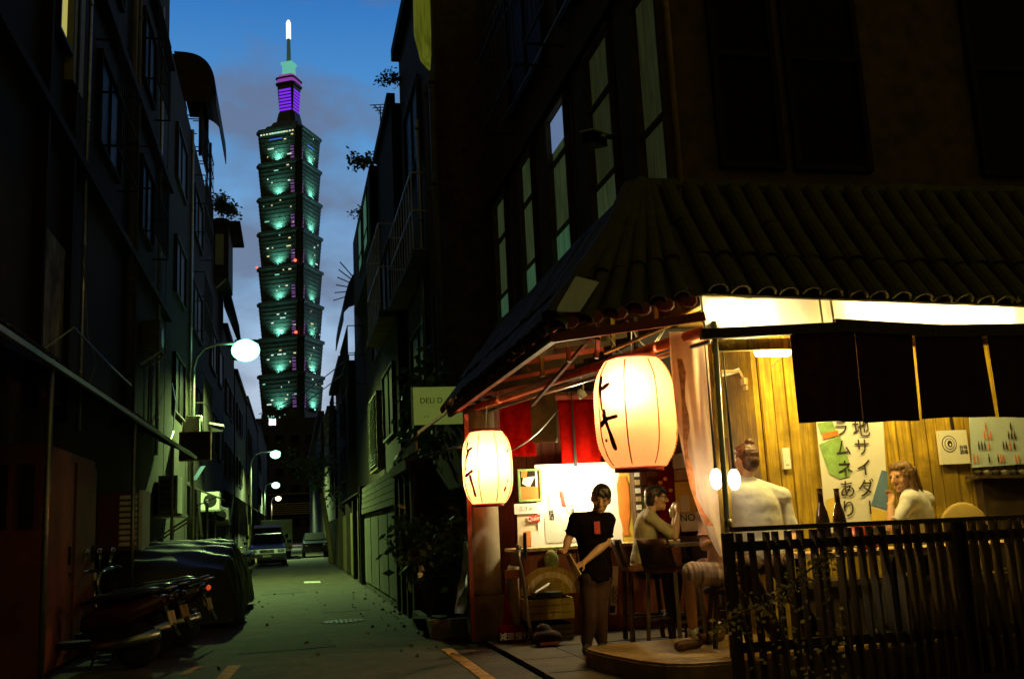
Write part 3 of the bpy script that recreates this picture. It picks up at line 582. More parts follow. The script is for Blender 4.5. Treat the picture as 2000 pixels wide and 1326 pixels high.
# ------------------------------------------------------------ the bar: tiled roof
roof = thing('bar_roof', 'old grey tiled hipped roof over the corner bar with red trim under its eaves', 'roof', (3.0, 9.5, 2.6))
AP = Vector((3.1, 8.05, 4.2))
def front(x, t):   # t: 0 ridge .. 1 eave, with a little sag
    e = Vector((x, 7.15, 3.03-.035*(x-3.2))); q = Vector((x, 8.03, 4.2)).lerp(e, t); q.z += .05*math.sin(math.pi*t)*-1; return q
def fan(u, t):     # u 0..1 from left eave corner to the start of the straight front
    e = Vector((1.9+1.3*u, 7.05+.1*u, 2.73+.30*u)); q = Vector((2.96+.22*u, 8.03, 4.2)).lerp(e, t); q.z -= .05*math.sin(math.pi*t); return q
def side(u, t):
    e = Vector((1.9, 7.05+5.2*u, 2.74)); q = Vector((3.1, 8.1+6.7*u, 4.2)).lerp(e, t); q.z -= .04*math.sin(math.pi*t); return q
for fn, us in ((front, [3.2+.3*i for i in range(18)]), (fan, [0, .25, .5, .75, 1]), (side, [i/12 for i in range(13)])):
    b = MB()
    for i in range(len(us)-1):
        for j in range(4):
            q = [fn(us[i], j/4), fn(us[i+1], j/4), fn(us[i+1], (j+1)/4), fn(us[i], (j+1)/4)]
            if (q[1]-q[0]).cross(q[2]-q[0]).z < 0: q.reverse()
            b.slab([p-Vector((0, 0, .015)) for p in q], .02)
    b.build('roof_board', tilem, roof)
def tile_mesh(ln, r=.078):
    b = MB(); n = 6; pr = []
    for k in range(n+1): a = math.pi*k/n; pr.append((r*math.cos(a), r*.95*math.sin(a)))
    for y, s in ((0, 1.0), (ln, 1.1)):
        b.v += [Vector((x*s, y, z*s)) for x, z in pr] + [Vector((x*s*.82, y, z*s*.82-.002)) for x, z in reversed(pr)]
    m_ = 2*(n+1)
    for k in range(m_): b.f.append((k, (k+1) % m_, m_+(k+1) % m_, m_+k))
    b.f.append(tuple(reversed(range(m_)))); b.f.append(tuple(range(m_, 2*m_)))
    return b
TM = {}
def tile_row(fn, u, n, up, wd=1.0):
    for k in range(n):
        a, c_ = fn(u, k/n), fn(u, (k+1)/n); d = c_-a; ln = d.length*1.04
        key = round(ln, 1)
        if key not in TM: TM[key] = (tile_mesh(1.0).mesh('tile', tilem, smooth=False))
        y = d.normalized(); z = (up-y*up.dot(y)).normalized(); x = y.cross(z)
        jx = Vector((random.gauss(0, .008), random.gauss(0, .004), random.gauss(0, .007)))
        a = a+z*(.016+.014*((k) % 2))+jx
        x = x*wd*random.uniform(.96, 1.05); yv = y*ln
        inst('tile', TM[key], roof, Matrix(((x.x, yv.x, z.x*wd, a.x), (x.y, yv.y, z.y*wd, a.y), (x.z, yv.z, z.z*wd, a.z), (0, 0, 0, 1))))
upf = Vector((0, -.75, .6)); ups = Vector((-.75, 0, .6))
for i in range(24): tile_row(front, 3.32+.2*i+random.uniform(-.01, .01), 3, upf)
for i in range(6): tile_row(fan, .05+.16*i, 3, upf+Vector((-.1, 0, 0)), .8)
for i in range(30): tile_row(side, .02+.0335*i, 3, ups, .82)
for a, c_, nm in ((AP+Vector((0, 0, .04)), Vector((1.92, 7.07, 2.80)), 'hip_ridge'), (AP, Vector((8.4, 8.05, 4.23)), 'top_ridge'), (AP, Vector((3.1, 14.8, 4.2)), 'top_ridge')):
    b = MB(); pts = [a.lerp(c_, i/10)+Vector((0, 0, random.uniform(-.015, .015))) for i in range(11)]; b.tube(pts, [.085+random.uniform(-.01, .012) for _ in pts], 8); b.build(nm, tilem, roof)
b = MB(); b.mm((3.1, 8.02, 4.1), (3.5, 14.8, 4.16)); b.build('flashing', grime, roof)
b = MB(); b.slab([(1.93, 7.0, 2.84), (2.12, 6.98, 2.84), (2.33, 7.13, 3.1), (2.14, 7.11, 3.14)], .012); b.build('tin_patch', mat('bare_tin', (.55, .6, .62), .35, .1, 6, metal=.5), roof)
b = MB(); b.bar((1.93, 7.08, 2.66), (1.93, 12.2, 2.68), .05, .07); b.build('fascia', redwood, roof)
b = MB(); b.bar((1.95, 7.1, 2.66), (3.2, 7.2, 2.84), .05, .07); b.build('fascia', redwood, roof)
for k in range(26):   # red-painted tile ends showing along the side eave
    b = MB(); b.tube([(1.895, 7.15+.195*k, 2.73), (1.98, 7.15+.195*k, 2.8)], .055, 8); b.build('eave_end', redwood, roof)
for k in range(6): b = MB(); b.ball((2.05+.2*k, 7.06+.015*k, 2.78+.035*k), (.085, .03, .06), 8, 5); b.build('eave_end', redwood, roof)
for k in range(14): b = MB(); b.bar((1.98, 7.4+.36*k, 2.70), (3.05, 8.3+.36*k, 2.98), .035, .05); b.build('rafter', rust if k % 3 else redwood, roof)
main = at(1395, 640, Y=7.25); far_ = at(915, 800, Y=11.9)
b = MB(); b.tube([main, far_], .048); b.build('beam', mat('lantern_tinted_red_paint', (.62, .13, .03), .5, .3, 9), roof, True)  # red paint pushed to orange to carry the lantern's light
b = MB(); b.tube([main+Vector((0, .1, -.09)), far_+Vector((.1, 0, -.06))], .022); b.build('conduit', steel, roof, True)
b = MB(); b.bar((3.3, 7.3, 2.62), (6.6, 7.28, 2.66), .06, .09); b.build('tie_beam', wood, roof)
for x, y0, y1, m_ in ((1108, 648, 706, redwood), (1165, 700, 655, redwood), (1057, 680, 735, wood), (1195, 610, 690, wood), (1280, 596, 640, woodpale), (1240, 620, 685, grime), (968, 735, 775, redwood)):
    b = MB(); p0 = at(x, y0, Y=8.3 if x > 1050 else 10.5); p1 = at(x+3, y1, Y=8.3 if x > 1050 else 10.5); b.bar(p0, p1, .035); b.build('strut', m_, roof)
b = MB(); b.bar(at(1040, 790, Y=9.6), at(1170, 640, Y=8.0), .03); b.build('brace', redwood, roof); b = MB(); b.bar(at(1180, 690, Y=8), at(1390, 600, Y=7.4), .05, .02); b.build('brace', woodpale, roof)
t = thing('clip_lamp', 'small unlit clip lamp under the red rafters', 'lamp', at(1160, 660, Y=8.1)); c_ = at(1160, 658, Y=8.1)
b = MB(); b.lathe([(.02, .09), (.035, .08), (.065, 0), (.06, 0), (.03, .07)], c_, 12, Matrix.Rotation(R(25), 3, 'Y')); b.build('shade', orange, t, True); b = MB(); b.tube([c_+Vector((.02, 0, .09)), c_+Vector((.05, .02, .2))], .01); b.build('arm', darkmetal, t)
t = thing('small_spot_lamp', 'little pale spot lamp hanging beside the red curtain', 'lamp', at(1140, 770, Y=10.4)); c_ = at(1140, 776, Y=10.4)
b = MB(); b.lathe([(.02, .1), (.05, .06), (.05, 0), (.045, 0)], c_, 10, Matrix.Rotation(R(-30), 3, 'Y')); b.build('shade', white, t, True); b = MB(); b.tube([c_+Vector((0, 0, .09)), c_+Vector((0, 0, .22)), c_+Vector((-.12, 0, .23))], .012); b.build('arm', woodpale, t)
for k, (p, q, s_, lab) in enumerate([((1180, 640), (1245, 690), .12, 'tangled wire drooping under the tiled eaves'), ((1225, 625), (1290, 650), .18, 'second loop of wire under the eaves nearer the steel pole'), ((1000, 880), (1090, 800), .05, 'thin string tied from the small lantern to the rafters'), ((1300, 640), (1180, 760), .1, 'slack wire running down towards the big lantern')]):
    a, c_ = at(*p, Y=8.2 if k != 2 else 10.8), at(*q, Y=8.2 if k != 2 else 10.8); b = MB(); b.tube([a.lerp(c_, i/8)-Vector((0, 0, s_*math.sin(math.pi*i/8))) for i in range(9)], .008, 5); tag(b.build('wire', galv, None, True), lab, 'wire')

# ------------------------------------------------------------ front: poles, canopy sheet, noren, fence
t = thing('steel_pole', 'shiny thin steel pole at the corner of the bar holding the canopy', 'pole', (3.19, 7.1, 0))
b = MB(); b.tube([(3.175, 7.1, 0), (3.235, 7.1, 2.78)], .022, 12); b.build('shaft', mat('polished_pole', (.78, .82, .85), .28, .06, 8, spec=.9), t, True)
b = MB(); b.tube([(3.206, 7.1, 1.2), (3.208, 7.1, 1.26)], .03, 12); b.build('clamp', galv, t, True); b = MB(); b.tube([(3.228, 7.1, 2.42), (3.24, 7.12, 2.70)], .012); b.build('cable_tie', galv, t)
post = thing('timber_post', 'wooden post standing just behind the steel pole', 'post', (3.36, 7.45, .2)); b = MB(); b.bar((3.36, 7.5, .2), (3.40, 7.5, 2.8), .075); b.build('shaft', wood, post); b = MB(); b.mm((3.33, 7.44, 1.9), (3.43, 7.46, 2.3)); b.build('yellow_tape', yellowp, post)
sheet = thing('canopy_sheet', 'glowing translucent plastic sheet stretched between roof eave and dark beam', 'canopy', (4.6, 7.24, 2.7))
b = MB(); nseg = 40
for i in range(nseg):
    xa, xb = 3.2+3.4*i/nseg, 3.2+3.4*(i+1)/nseg
    f_ = lambda x: (.012*math.sin(x*9)+.008*math.sin(x*23)); zt = 3.06; zb = lambda x: 2.70+.025*math.sin(x*3.1+.6)-.012*abs(math.sin(x*2.2))
    b.add([(xa, 7.24+f_(xa), zb(xa)), (xb, 7.24+f_(xb), zb(xb)), (xb, 7.27+f_(xb), zt), (xa, 7.27+f_(xa), zt)], [(0, 1, 2, 3)])
b.build('plastic_sheet', mat('milky_plastic', (.82, .80, .70), .5, .05, 5, trans=.7), sheet)
for x in (3.21, 4.25, 4.35): b = MB(); b.bar((x, 7.225, 2.70), (x, 7.25, 3.05), .012); b.build('seam', mat('seam_tape', (.6, .55, .4), .7, .1, 5, trans=.4), sheet)
nor = thing('shop_curtain', 'wide dark split noren curtain hanging from a beam across the bar front', 'curtain', (4.9, 7.06, 2.6))
b = MB(); b.bar((3.1, 7.06, 2.67), (4.25, 7.06, 2.715), .05, .08); b.bar((4.25, 7.06, 2.735), (5.2, 7.06, 2.68), .05, .1); b.bar((5.2, 7.06, 2.68), (6.8, 7.06, 2.69), .05, .1); b.build('rod', blackwood, nor)
def cloth(x0, x1, zt, zb, y, amp, m, name, parent, nx=40, nz=14, seed=0, x0b=None, x1b=None, taper=1.6, t=.006):
    rnd = random.Random(seed); ph = [rnd.uniform(0, 6.3) for _ in range(4)]; fq = [rnd.uniform(6, 11), rnd.uniform(14, 22), rnd.uniform(28, 40)]
    x0b = x0 if x0b is None else x0b; x1b = x1 if x1b is None else x1b
    def p(u, v):
        x = (x0+(x1-x0)*u)*(1-v)+(x0b+(x1b-x0b)*u)*v; L_ = abs(x1-x0)
        d = amp*(.3+v)*(math.sin(u*L_*fq[0]+ph[0]+v*.8)+.5*math.sin(u*L_*fq[1]+ph[1]-v)+.25*math.sin(u*L_*fq[2]+ph[2]))
        return Vector((x, y+d, zt+(zb-zt)*v+.003*math.sin(u*7+ph[3])*v))
    b = MB(); k = 0
    for j in range(nz+1):
        for i in range(nx+1): b.v.append(p(i/nx, j/nz))
    for j in range(nz):
        for i in range(nx): a = j*(nx+1)+i; b.f.append((a, a+nx+1, a+nx+2, a+1))
    o = b.build(name, m, parent, True); k = o.modifiers.new('thick', 'SOLIDIFY'); k.thickness = t; return o
for i, (x0, x1, x0b, x1b, zb) in enumerate([(3.855, 4.42, 3.85, 4.415, 1.965), (4.425, 4.935, 4.42, 4.90, 1.955), (4.965, 5.58, 4.955, 5.615, 1.97), (5.63, 6.22, 5.625, 6.2, 1.96), (6.25, 6.8, 6.25, 6.8, 1.96)]):
    cloth(x0, x1, 2.68, zb, 7.06, .016, mat('noren_cloth', (.045, .010, .004), .95, .4, 9, .2, trans=.22), 'curtain_panel', nor, seed=30+i, x0b=x0b, x1b=x1b)
t = nor
for x, z0, z1 in ((4.42, 2.62, 2.44),): b = MB(); b.slab([(x-.02, 7.03, z0), (x+.025, 7.03, z1+.05), (x+.03, 7.03, z1), (x-.005, 7.03, z1)], .006); b.build('tassel', redcloth, t)
fen = thing('slat_fence', 'dark upright slat fence with a flat top rail along the bar front', 'fence', (4.5, 6.9, 0))
b = MB(); b.bar((3.14, 6.9, 1.185), (7.0, 6.9, 1.15), .07, .035); b.build('top_rail', blackwood, fen)
for z in (1.06, .35): b = MB(); b.bar((3.14, 6.915, z), (7.0, 6.915, z-.03), .03, .07); b.build('cross_rail', blackwood, fen)
random.seed(4); x = 3.16
while x < 6.9:
    wd = random.uniform(.08, .098); dx = random.uniform(-.02, .02); b = MB(); b.bar((x+wd/2, 6.885, .03), (x+wd/2+dx, 6.885, 1.155), wd, .018); b.build('slat', blackwood, fen); x += wd+random.choice((0, .002, .004, .008, .013, .022))
for x in (3.12, 5.0, 6.9): b = MB(); b.bar((x, 6.94, 0), (x, 6.94, 1.16), .07); b.build('post', blackwood, fen)
vn = thing('climbing_vine', 'straggling vine with small pale leaves climbing the dark fence by the pole', 'vine', (3.6, 6.8, 0)); random.seed(8)
st = MB(); lf = MB()
path = [at(1395, 1225, Y=6.72), at(1450, 1195, Y=6.74), at(1500, 1175, Y=6.76), at(1545, 1140, Y=6.78), at(1590, 1105, Y=6.8), at(1625, 1080, Y=6.8)]
st.tube(path, .008, 5); st.tube([Vector((3.2, 6.75, 0)), path[1]], .01, 5); st.tube([Vector((3.45, 6.78, 0)), Vector((3.42, 6.76, .4)), path[2]], .008, 5); st.tube([path[3], at(1530, 1090, Y=6.8)], .006, 5)
for k in range(230):
    i = random.randrange(5); q = path[i].lerp(path[i+1], random.random())+Vector((random.gauss(0, .035), random.gauss(0, .02), random.gauss(-.02, .05))); lf.leaf(q, (random.uniform(-1, 1), random.uniform(-1, .2), random.uniform(-.6, .8)), random.uniform(.010, .02), random.uniform(.025, .055))
for k in range(110): q = Vector((random.uniform(3.15, 3.9), random.uniform(6.72, 6.84), random.uniform(.1, .75))); lf.leaf(q, (random.uniform(-1, 1), random.uniform(-1, .2), random.uniform(-.8, .8)), random.uniform(.010, .02), random.uniform(.025, .05))
st.build('stem', bark, vn); lf.build('foliage', mat('pale_leaf', (.42, .36, .12), .5, .3, 4, trans=.3), vn)
pk = thing('cloth_banner', 'long pinkish white cloth banner hanging beside the steel pole', 'banner', (3.2, 7.55, 1.0))
pinkc = mat('pinkish_cloth', (.86, .72, .64), .85, .06, 10, trans=.6)
nx, nz = 16, 26; b = MB()
for j in range(nz+1):
    v = j/nz; xl = 1307+62*v**1.5+36*v**5; xr = 1386+(v*24)+18*v**3; y_ = 648+438*v
    for i in range(nx+1):
        u = i/nx; q = at(xl+(xr-xl)*u, y_, Y=7.6); q.y += .012*math.sin(u*9+v*4)+.008*math.sin(u*21-v*3)+.03*v*math.sin(u*5); b.v.append(q)
for j in range(nz):
    for i in range(nx): a = j*(nx+1)+i; b.f.append((a, a+nx+1, a+nx+2, a+1))
b.build('cloth', pinkc, pk, True)
b = MB()
for j in range(12):
    v0, v1 = .12+j*.062, .12+(j+1)*.062
    def eg(v, e): q = at(1307+62*v**1.5+36*v**5+e+22*math.sin(v*7)*(.25+.2*v)+8, 648+438*v, Y=7.56); return q
    b.slab([eg(v0, 0), eg(v1, 0), eg(v1, 10+4*math.sin(j*1.7+1.7)), eg(v0, 10+4*math.sin(j*1.7))], .003)
b.build('printed_border', mat('orange_brown_print', (.62, .22, .08), .8, .4, 18), pk)

# ------------------------------------------------------------ dining nook behind the fence
nook = thing('plank_wall', 'weathered yellow-lit plank wall behind the seated customers', 'wall', (6.0, 8.35, .2)); random.seed(21)
b = MB(); b.mm((4.2, 8.36, .2), (9.0, 8.5, 3.0)); b.build('backing', blackwood, nook)
x = 4.2
while x < 8.6:
    wd = random.uniform(.11, .17); b = MB(); dz = random.uniform(-.01, .01); b.mm((x, 8.31+random.uniform(0, .018), .2), (x+wd-random.uniform(.006, .016), 8.358, 2.98+dz)); b.build('plank', wood, nook); x += wd
ret = thing('partition', 'dark brown boarded partition end beside the bun-haired customer', 'partition', (4.17, 8.7, .2)); y = 8.36
while y < 9.0: b = MB(); b.mm((4.14, y, .2), (4.19, y+.12, 2.98)); b.build('plank', wood, ret); y += .128
b = MB(); b.bar((3.55, 8.9, 2.5), (4.14, 8.6, 2.62), .04); b.build('pipe_bracket', galv, ret)
t = thing('wiring_box', 'pale electrical box with drooping wires high in the bar corner', 'electrical box', (3.86, 8.5, 2.4)); c_ = at(1462, 745, Y=8.5)
b = MB(); b.box(c_, (.13, .08, .06)); b.box(c_+Vector((0, 0, -.06)), (.1, .07, .045)); b.build('box', woodpale, t)
b = MB(); b.tube([c_+Vector((.07, 0, 0)), c_+Vector((.16, -.2, .12)), c_+Vector((.3, -.4, .28))], .007, 5); b.tube([c_+Vector((0, 0, -.08)), c_+Vector((.05, 0, -.22)), c_+Vector((.2, 0, -.3)), c_+Vector((.28, 0, -.42)), c_+Vector((.26, 0, -.6))], .008, 5); b.tube([c_+Vector((-.3, 0, .1)), c_+Vector((-.08, 0, .1)), c_+Vector((-.05, 0, .03))], .014, 6); b.build('cable', woodpale, t, True)
t = thing('wall_switch', 'small pale switch box on the plank wall edge', 'switch', (4.35, 8.3, 1.7)); c_ = at(1535, 895, Y=8.29); b = MB(); b.box(c_, (.07, .035, .19)); b.build('box', paperw, t); b = MB(); b.box(c_+Vector((0, -.02, -.03)), (.03, .01, .05)); b.build('rocker', white, t)
nob = thing('paper_banner', 'white drink banner with two columns of black Japanese lettering and a green picture', 'banner', (5.05, 8.27, .8))
b = MB(); pA, pB, pC, pD = at(1590, 780, Y=8.27), at(1722, 780, Y=8.27), at(1738, 1040, Y=8.27), at(1615, 1040, Y=8.27)
b.slab([pD, pC, pB, pA], .006); b.build('sheet', mat('banner_white', (.74, .74, .66), .8, .05, 8), nob)
def patch(parent, name, m, pix, Y, t_=.003):
    b = MB(); b.slab([at(x, y, Y=Y) for x, y in reversed(pix)], t_); return b.build(name, m, parent)
patch(nob, 'green_print', greenp, [(1597, 826), (1625, 822), (1633, 842), (1604, 848)], 8.262); patch(nob, 'green_print', greenp, [(1600, 868), (1640, 850), (1658, 900), (1660, 930), (1640, 935), (1620, 925)], 8.262); patch(nob, 'orange_print', orange, [(1606, 846), (1636, 840), (1638, 850), (1608, 858)], 8.259); patch(nob, 'blue_print', bluep, [(1722, 918), (1733, 920), (1736, 995), (1702, 985)], 8.262); patch(nob, 'yellow_print', yellowp, [(1614, 975), (1640, 968), (1642, 1020), (1617, 1020)], 8.262); patch(nob, 'yellow_print', yellowp, [(1700, 990), (1735, 1000), (1738, 1036), (1703, 1036)], 8.259)
for ch, x, y, s_ in (('地', 1682, 838, 0.183), ('サ', 1684, 875, 0.168), ('イ', 1688, 915, 0.168), ('ダ', 1692, 955, 0.176), ('ー', 1697, 990, 0.148), ('ラ', 1643, 838, 0.156), ('ム', 1647, 876, 0.164), ('ネ', 1651, 917, 0.168), ('あ', 1655, 957, 0.168), ('り', 1658, 995, 0.168)):
    p = at(x, y, Y=8.256); zv = (.075, 0, 1)
    if ch == 'ー': text(ch, s_, blackink, p, (0, 0, -1), (1, 0, 0), nob)
    else: text(ch, s_, blackink, p, (1, 0, 0), (-.06, 0, 1), nob)
ts = thing('wall_sign', 'small square white plastic sign with a round emblem on the planks', 'sign', at(1860, 905, Y=8.28)); c_ = at(1861, 873, Y=8.28)
b = MB(); b.box(c_, (.30, .04, .315)); b.build('board', mat('ivory_plastic', (.75, .75, .62), .4, .05, 6), ts)
for r_, m_ in ((.078, blackink), (.07, paperw), (.052, blackink), (.046, paperw)): b = MB(); b.lathe([(r_, 0), (r_, .002+.001/r_*.05)], c_+Vector((-.05, -.0195-.0015*(.08-r_)/.008, .03)), 24, Matrix.Rotation(R(90), 3, 'X')); b.build('emblem_ring', m_, ts)
b = MB(); b.ball(c_+Vector((-.05, -.03, .03)), (.026, .006, .032), 10, 6); b.build('emblem', rust, ts); b = MB(); b.ball(c_+Vector((-.05, -.036, .02)), (.01, .006, .014), 8, 5); b.build('emblem_spot', paperw, ts)
text('台味\n酒場', .045, blackink, c_+Vector((.095, -.0215, -.03)), (1, 0, 0), (0, 0, 1), ts)
b = MB(); b.bar(c_+Vector((.02, -.01, .155)), c_+Vector((.02, .0, .30)), .02); b.build('hanger', darkmetal, ts)
mp_ = thing('bottle_poster', 'pale blue poster printed with rows of little bottles at the right end of the wall', 'poster', at(1950, 915, Y=8.27))
b = MB(); q = [at(1893, 815, Y=8.28), at(2010, 815, Y=8.28), at(2014, 905, Y=8.28), at(1899, 913, Y=8.28)]; b.slab(list(reversed(q)), .008); b.build('sheet', mat('pale_blue_paper', (.50, .62, .60), .6, .06, 4), mp_)
for row, (y, xs) in enumerate([(835, (1925, 1974)), (852, (1923, 1929, 1935, 1970, 1976, 1982)), (872, (1912, 1918, 1924, 1932, 1960, 1966, 1973, 1981)), (897, (1903, 1910, 1932, 1950, 1955, 1960, 1984, 1990))]):
    for x in xs: c2 = at(x, y, Y=8.266); b = MB(); b.box(c2, (.014, .004, .05)); b.box(c2+Vector((0, 0, .036)), (.006, .004, .03)); b.build('bottle_print', orange if (x+row) % 3 else rust, mp_)
shf = thing('wall_shelf', 'dark shelf cluttered with cling film below the bottle poster', 'shelf', at(1950, 930, Y=8.2)); a = at(1898, 932, Y=8.2); c_ = at(2030, 930, Y=8.2)
b = MB(); b.bar(a, c_, .2, .03); b.build('board', blackwood, shf)
for i in range(7): b = MB(); b.ball(a.lerp(c_, .06+.13*i)+Vector((0, -.04, .035)), (.05, .04, .03), 7, 5); b.build('wrap', steel if i % 2 else darkmetal, shf)
b = MB(); b.mm((6.27, 8.2, .3), (8.6, 8.3, 1.52)); b.build('sideboard', rust, shf)
tbl = thing('dining_table', 'long wooden table hidden behind the slat fence', 'table', (4.9, 7.35, .2)); b = MB(); b.mm((3.85, 7.02, .93), (6.3, 7.55, .97)); b.build('tabletop', woodpale, tbl)
for x in (3.95, 6.2):
    for y in (7.14, 7.46): b = MB(); b.bar((x, y, .2), (x, y, .93), .05); b.build('leg', blackwood, tbl)
bn = thing('filler', 'added dark bench running along the foot of the plank wall', 'filler', (5.6, 8.15, .2)); b = MB(); b.mm((4.3, 8.02, .2), (8.2, 8.3, .64)); b.build('front_panel', blackwood, bn); b = MB(); b.mm((4.28, 7.99, .64), (8.2, 8.3, .69)); b.build('seat', blackwood, bn)  # unseen dark filler added so the fence gaps stay black
amber = mat('brown_glass', (.055, .018, .008), .12, .2, 10, spec=.8)
for i, x in enumerate((1607, 1640)):
    p = at(x, 1020, Y=7.25); p.z = .97; t = thing('beer_bottle', ['brown glass bottle on the table nearer the bun-haired man', 'brown glass bottle in front of the poster lettering'][i], 'bottle', p, 'brown bottles on the table'); s_ = (at(x, 953, Y=7.25).z-.97)/.34
    b = MB(); b.lathe([(.034, 0), (.037, .01), (.037, .17), (.03, .21), (.016, .255), (.014, .33), (.016, .33), (.016, .34)], (0, 0, 0), 16); b.v = [v*s_+p for v in b.v]; b.build('glass', amber, t, True)
    b = MB(); b.lathe([(.0378*s_, .05*s_), (.0378*s_, .13*s_)], p, 16); b.build('label', rust, t)
p = at(1690, 1015, Y=7.25); p.z = .97; t = thing('red_bowl', 'red lacquer bowl with a white folded paper on the table', 'bowl', p); b = MB(); b.lathe([(.05, 0), (.1, .03), (.12, .20), (.11, .2), (.09, .05)], p, 18); b.build('bowl', mat('red_lacquer', (.55, .05, .02), .3, .1, 5), t, True); b = MB(); b.slab([p+Vector((-.03, -.125, .12)), p+Vector((.03, -.125, .12)), p+Vector((0, -.122, .2))], .004); b.build('paper', white, t)
rc_ = thing('round_back_chair', 'chair with a broad round yellowish back at the right end of the table', 'chair', (5.55, 7.75, .2)); c_ = at(1878, 1010, Y=7.75)
b = MB(); b.lathe([(.01, 0), (.24, .0), (.26, .02), (.24, .04), (.01, .04)], c_+Vector((0, 0, -.13)), 26, Matrix.Rotation(R(90), 3, 'X')); b.build('backrest', mat('tan_vinyl', (.5, .38, .12), .5, .1, 6), rc_, True)
b = MB(); b.mm((c_.x-.24, 7.35, .64), (c_.x+.24, 7.74, .70)); b.build('seat', mat('tan_vinyl', (1, 1, 1)), rc_)
for dx in (-.2, .2):
    for y in (7.38, 7.72): b = MB(); b.bar((c_.x+dx, y, .2), (c_.x+dx, y, 1.1 if y > 7.5 else .64), .03); b.build('leg', darkmetal, rc_)
# fluorescent tubes under the canopy
q = at(1478, 684, Y=7.42); TX0, TZ = q.x, q.z; TX1 = at(1540, 684, Y=7.42).x
tubem = glow('fluorescent_tube', (1, .90, .6), 12)
for i, (x0, x1, z, pw) in enumerate([(TX0, TX1, TZ, 76), (4.70, 5.05, 2.93, 26), (5.55, 5.9, 2.93, 26), (3.36, 3.70, 2.93, 34)]):
    t = thing('tube_lamp', ['bright white lamp under the beam left of the curtain', 'lamp glowing through the middle of the plastic canopy', 'lamp glowing through the right end of the plastic canopy', 'lamp glowing through the left end of the plastic canopy'][i], 'lamp', ((x0+x1)/2, 7.42, z), 'canopy lamps')
    b = MB(); b.tube([(x0, 7.42+.25*(i > 0), z), (x1, 7.42+.25*(i > 0), z)], .055 if i == 0 else .03, 12); b.build('tube', tubem, t, True); b = MB(); b.mm((x0-.05, 7.38+.25*(i > 0), z+.065), (x1+.05, 7.46+.25*(i > 0), z+.09)); b.build('fitting', white, t)
    lamp('tube_light', ((x0+x1)/2, 7.47, z-.08), pw if i == 0 else (46, 56, 10)[i-1], (1, .74, .20), .06, t)
    if i: lamp('sheet_light', ((x0+x1)/2, 7.61, z-.02), pw, (1, .90, .60), .05, t, R(150), ((x0+x1)/2, 6.9, z-.1), .9)
b = MB(); b.mm((3.3, 7.3, 2.99), (8.5, 8.3, 3.01)); tag(b.build('ceiling_panel', wood), 'boarded ceiling above the dining nook', 'ceiling')
b = MB(); b.mm((3.3, 8.5, 2.99), (5.3, 12.6, 3.01)); tag(b.build('ceiling_panel', grime), 'dark ceiling above the bar counter', 'ceiling')

# ------------------------------------------------------------ bar interior
b = MB(); b.mm((2.35, 12.6, 0), (12, 16.5, 3.0)); o = b.build('ground_floor_wall', brownwall, R1)
bw = thing('back_wall', 'reddish brown boarded back wall of the bar', 'wall', (3.7, 12.5, 0)); redbrown = mat('red_brown_board', (.20, .055, .025), .7, .3, 5, .1, stretch=(5, 5, .5)); x = 2.36
while x < 5.25: b = MB(); b.mm((x, 12.52+random.uniform(0, .01), .04), (x+.19, 12.59, 2.98)); b.build('plank', redbrown, bw); x += .2
b = MB(); b.mm((5.22, 9.0, .04), (5.3, 12.6, 2.98)); tag(b.build('side_wall', redbrown), 'dark side wall at the right of the bar interior', 'wall')
rcn = thing('red_curtain', 'deep red hanging curtain behind the lanterns above the counter', 'curtain', (3.0, 11.7, 2.0))
for i, (a, c_, z0) in enumerate([(975, 1042, 2.1), (1090, 1168, 2.0), (1168, 1300, 2.05)]): cloth(at(a, 790, Y=11.75).x, at(c_, 790, Y=11.75).x, 2.78, z0, 11.75, .02, redcloth, 'curtain_panel', rcn, seed=60+i)
b = MB(); b.bar((2.2, 11.75, 2.8), (5.2, 11.75, 2.8), .05); b.build('rod', redwood, rcn)
tw_ = thing('hanging_cloth', 'dull olive cloth hanging in front of the red curtain', 'cloth', (3.0, 11.3, 2.2)); cloth(at(1033, 740, Y=11.3).x, at(1083, 740, Y=11.3).x, 2.95, 2.22, 11.3, .015, mat('olive_cloth', (.09, .06, .02), .9, .2, 10), 'cloth', tw_, nx=16, seed=77)
b = MB(); b.bar((2.75, 11.3, 2.97), (3.2, 11.3, 2.97), .02); b.build('rod', darkmetal, tw_)
ctr = thing('bar_counter', 'wooden bar counter with a thin top below the glowing panel', 'counter', (3.6, 11.75, .04))
b = MB(); b.mm((2.5, 11.35, .985), (5.2, 11.98, 1.02)); b.build('countertop', woodpale, ctr); b = MB(); b.mm((2.55, 11.5, .04), (5.2, 11.95, .984)); b.build('carcass', redbrown, ctr)
for k in range(4): b = MB(); b.mm((2.6+.66*k, 11.47, .1), (3.2+.66*k, 11.5, .95)); b.build('front_panel', redbrown, ctr)
pan = thing('poster_panel', 'glowing white acrylic panel with faint bottle drawings above the counter', 'panel', (3.45, 11.9, 1.02))
b = MB(); a, c_ = at(1052, 1068, Y=11.9), at(1206, 905, Y=11.9); b.mm((a.x, 11.88, 1.02), (c_.x, 11.92, 2.0)); b.build('board', white, pan)
b = MB(); b.mm((c_.x+.004, 11.88, 1.02), (at(1232, 900, Y=11.9).x, 11.92, 1.99)); b.build('yellow_board', mat('yellow_board', (.6, .42, .06), .5, .2, 4), pan)
b = MB(); a2 = at(1222, 985, Y=11.87); b.lathe([(.05, 0), (.05, .02), (.03, .08), (.075, .25), (.08, .62), (.05, .7), (.05, .72)], (a2.x-.02, 11.872, 1.1), 12); b.v = [Vector((v.x, 11.872+(v.y-11.872)*.06, v.z)) for v in b.v]; b.build('beer_glass_print', orange, pan)
faint = mat('faint_grey_print', (.50, .53, .48), .6, .1, 6)
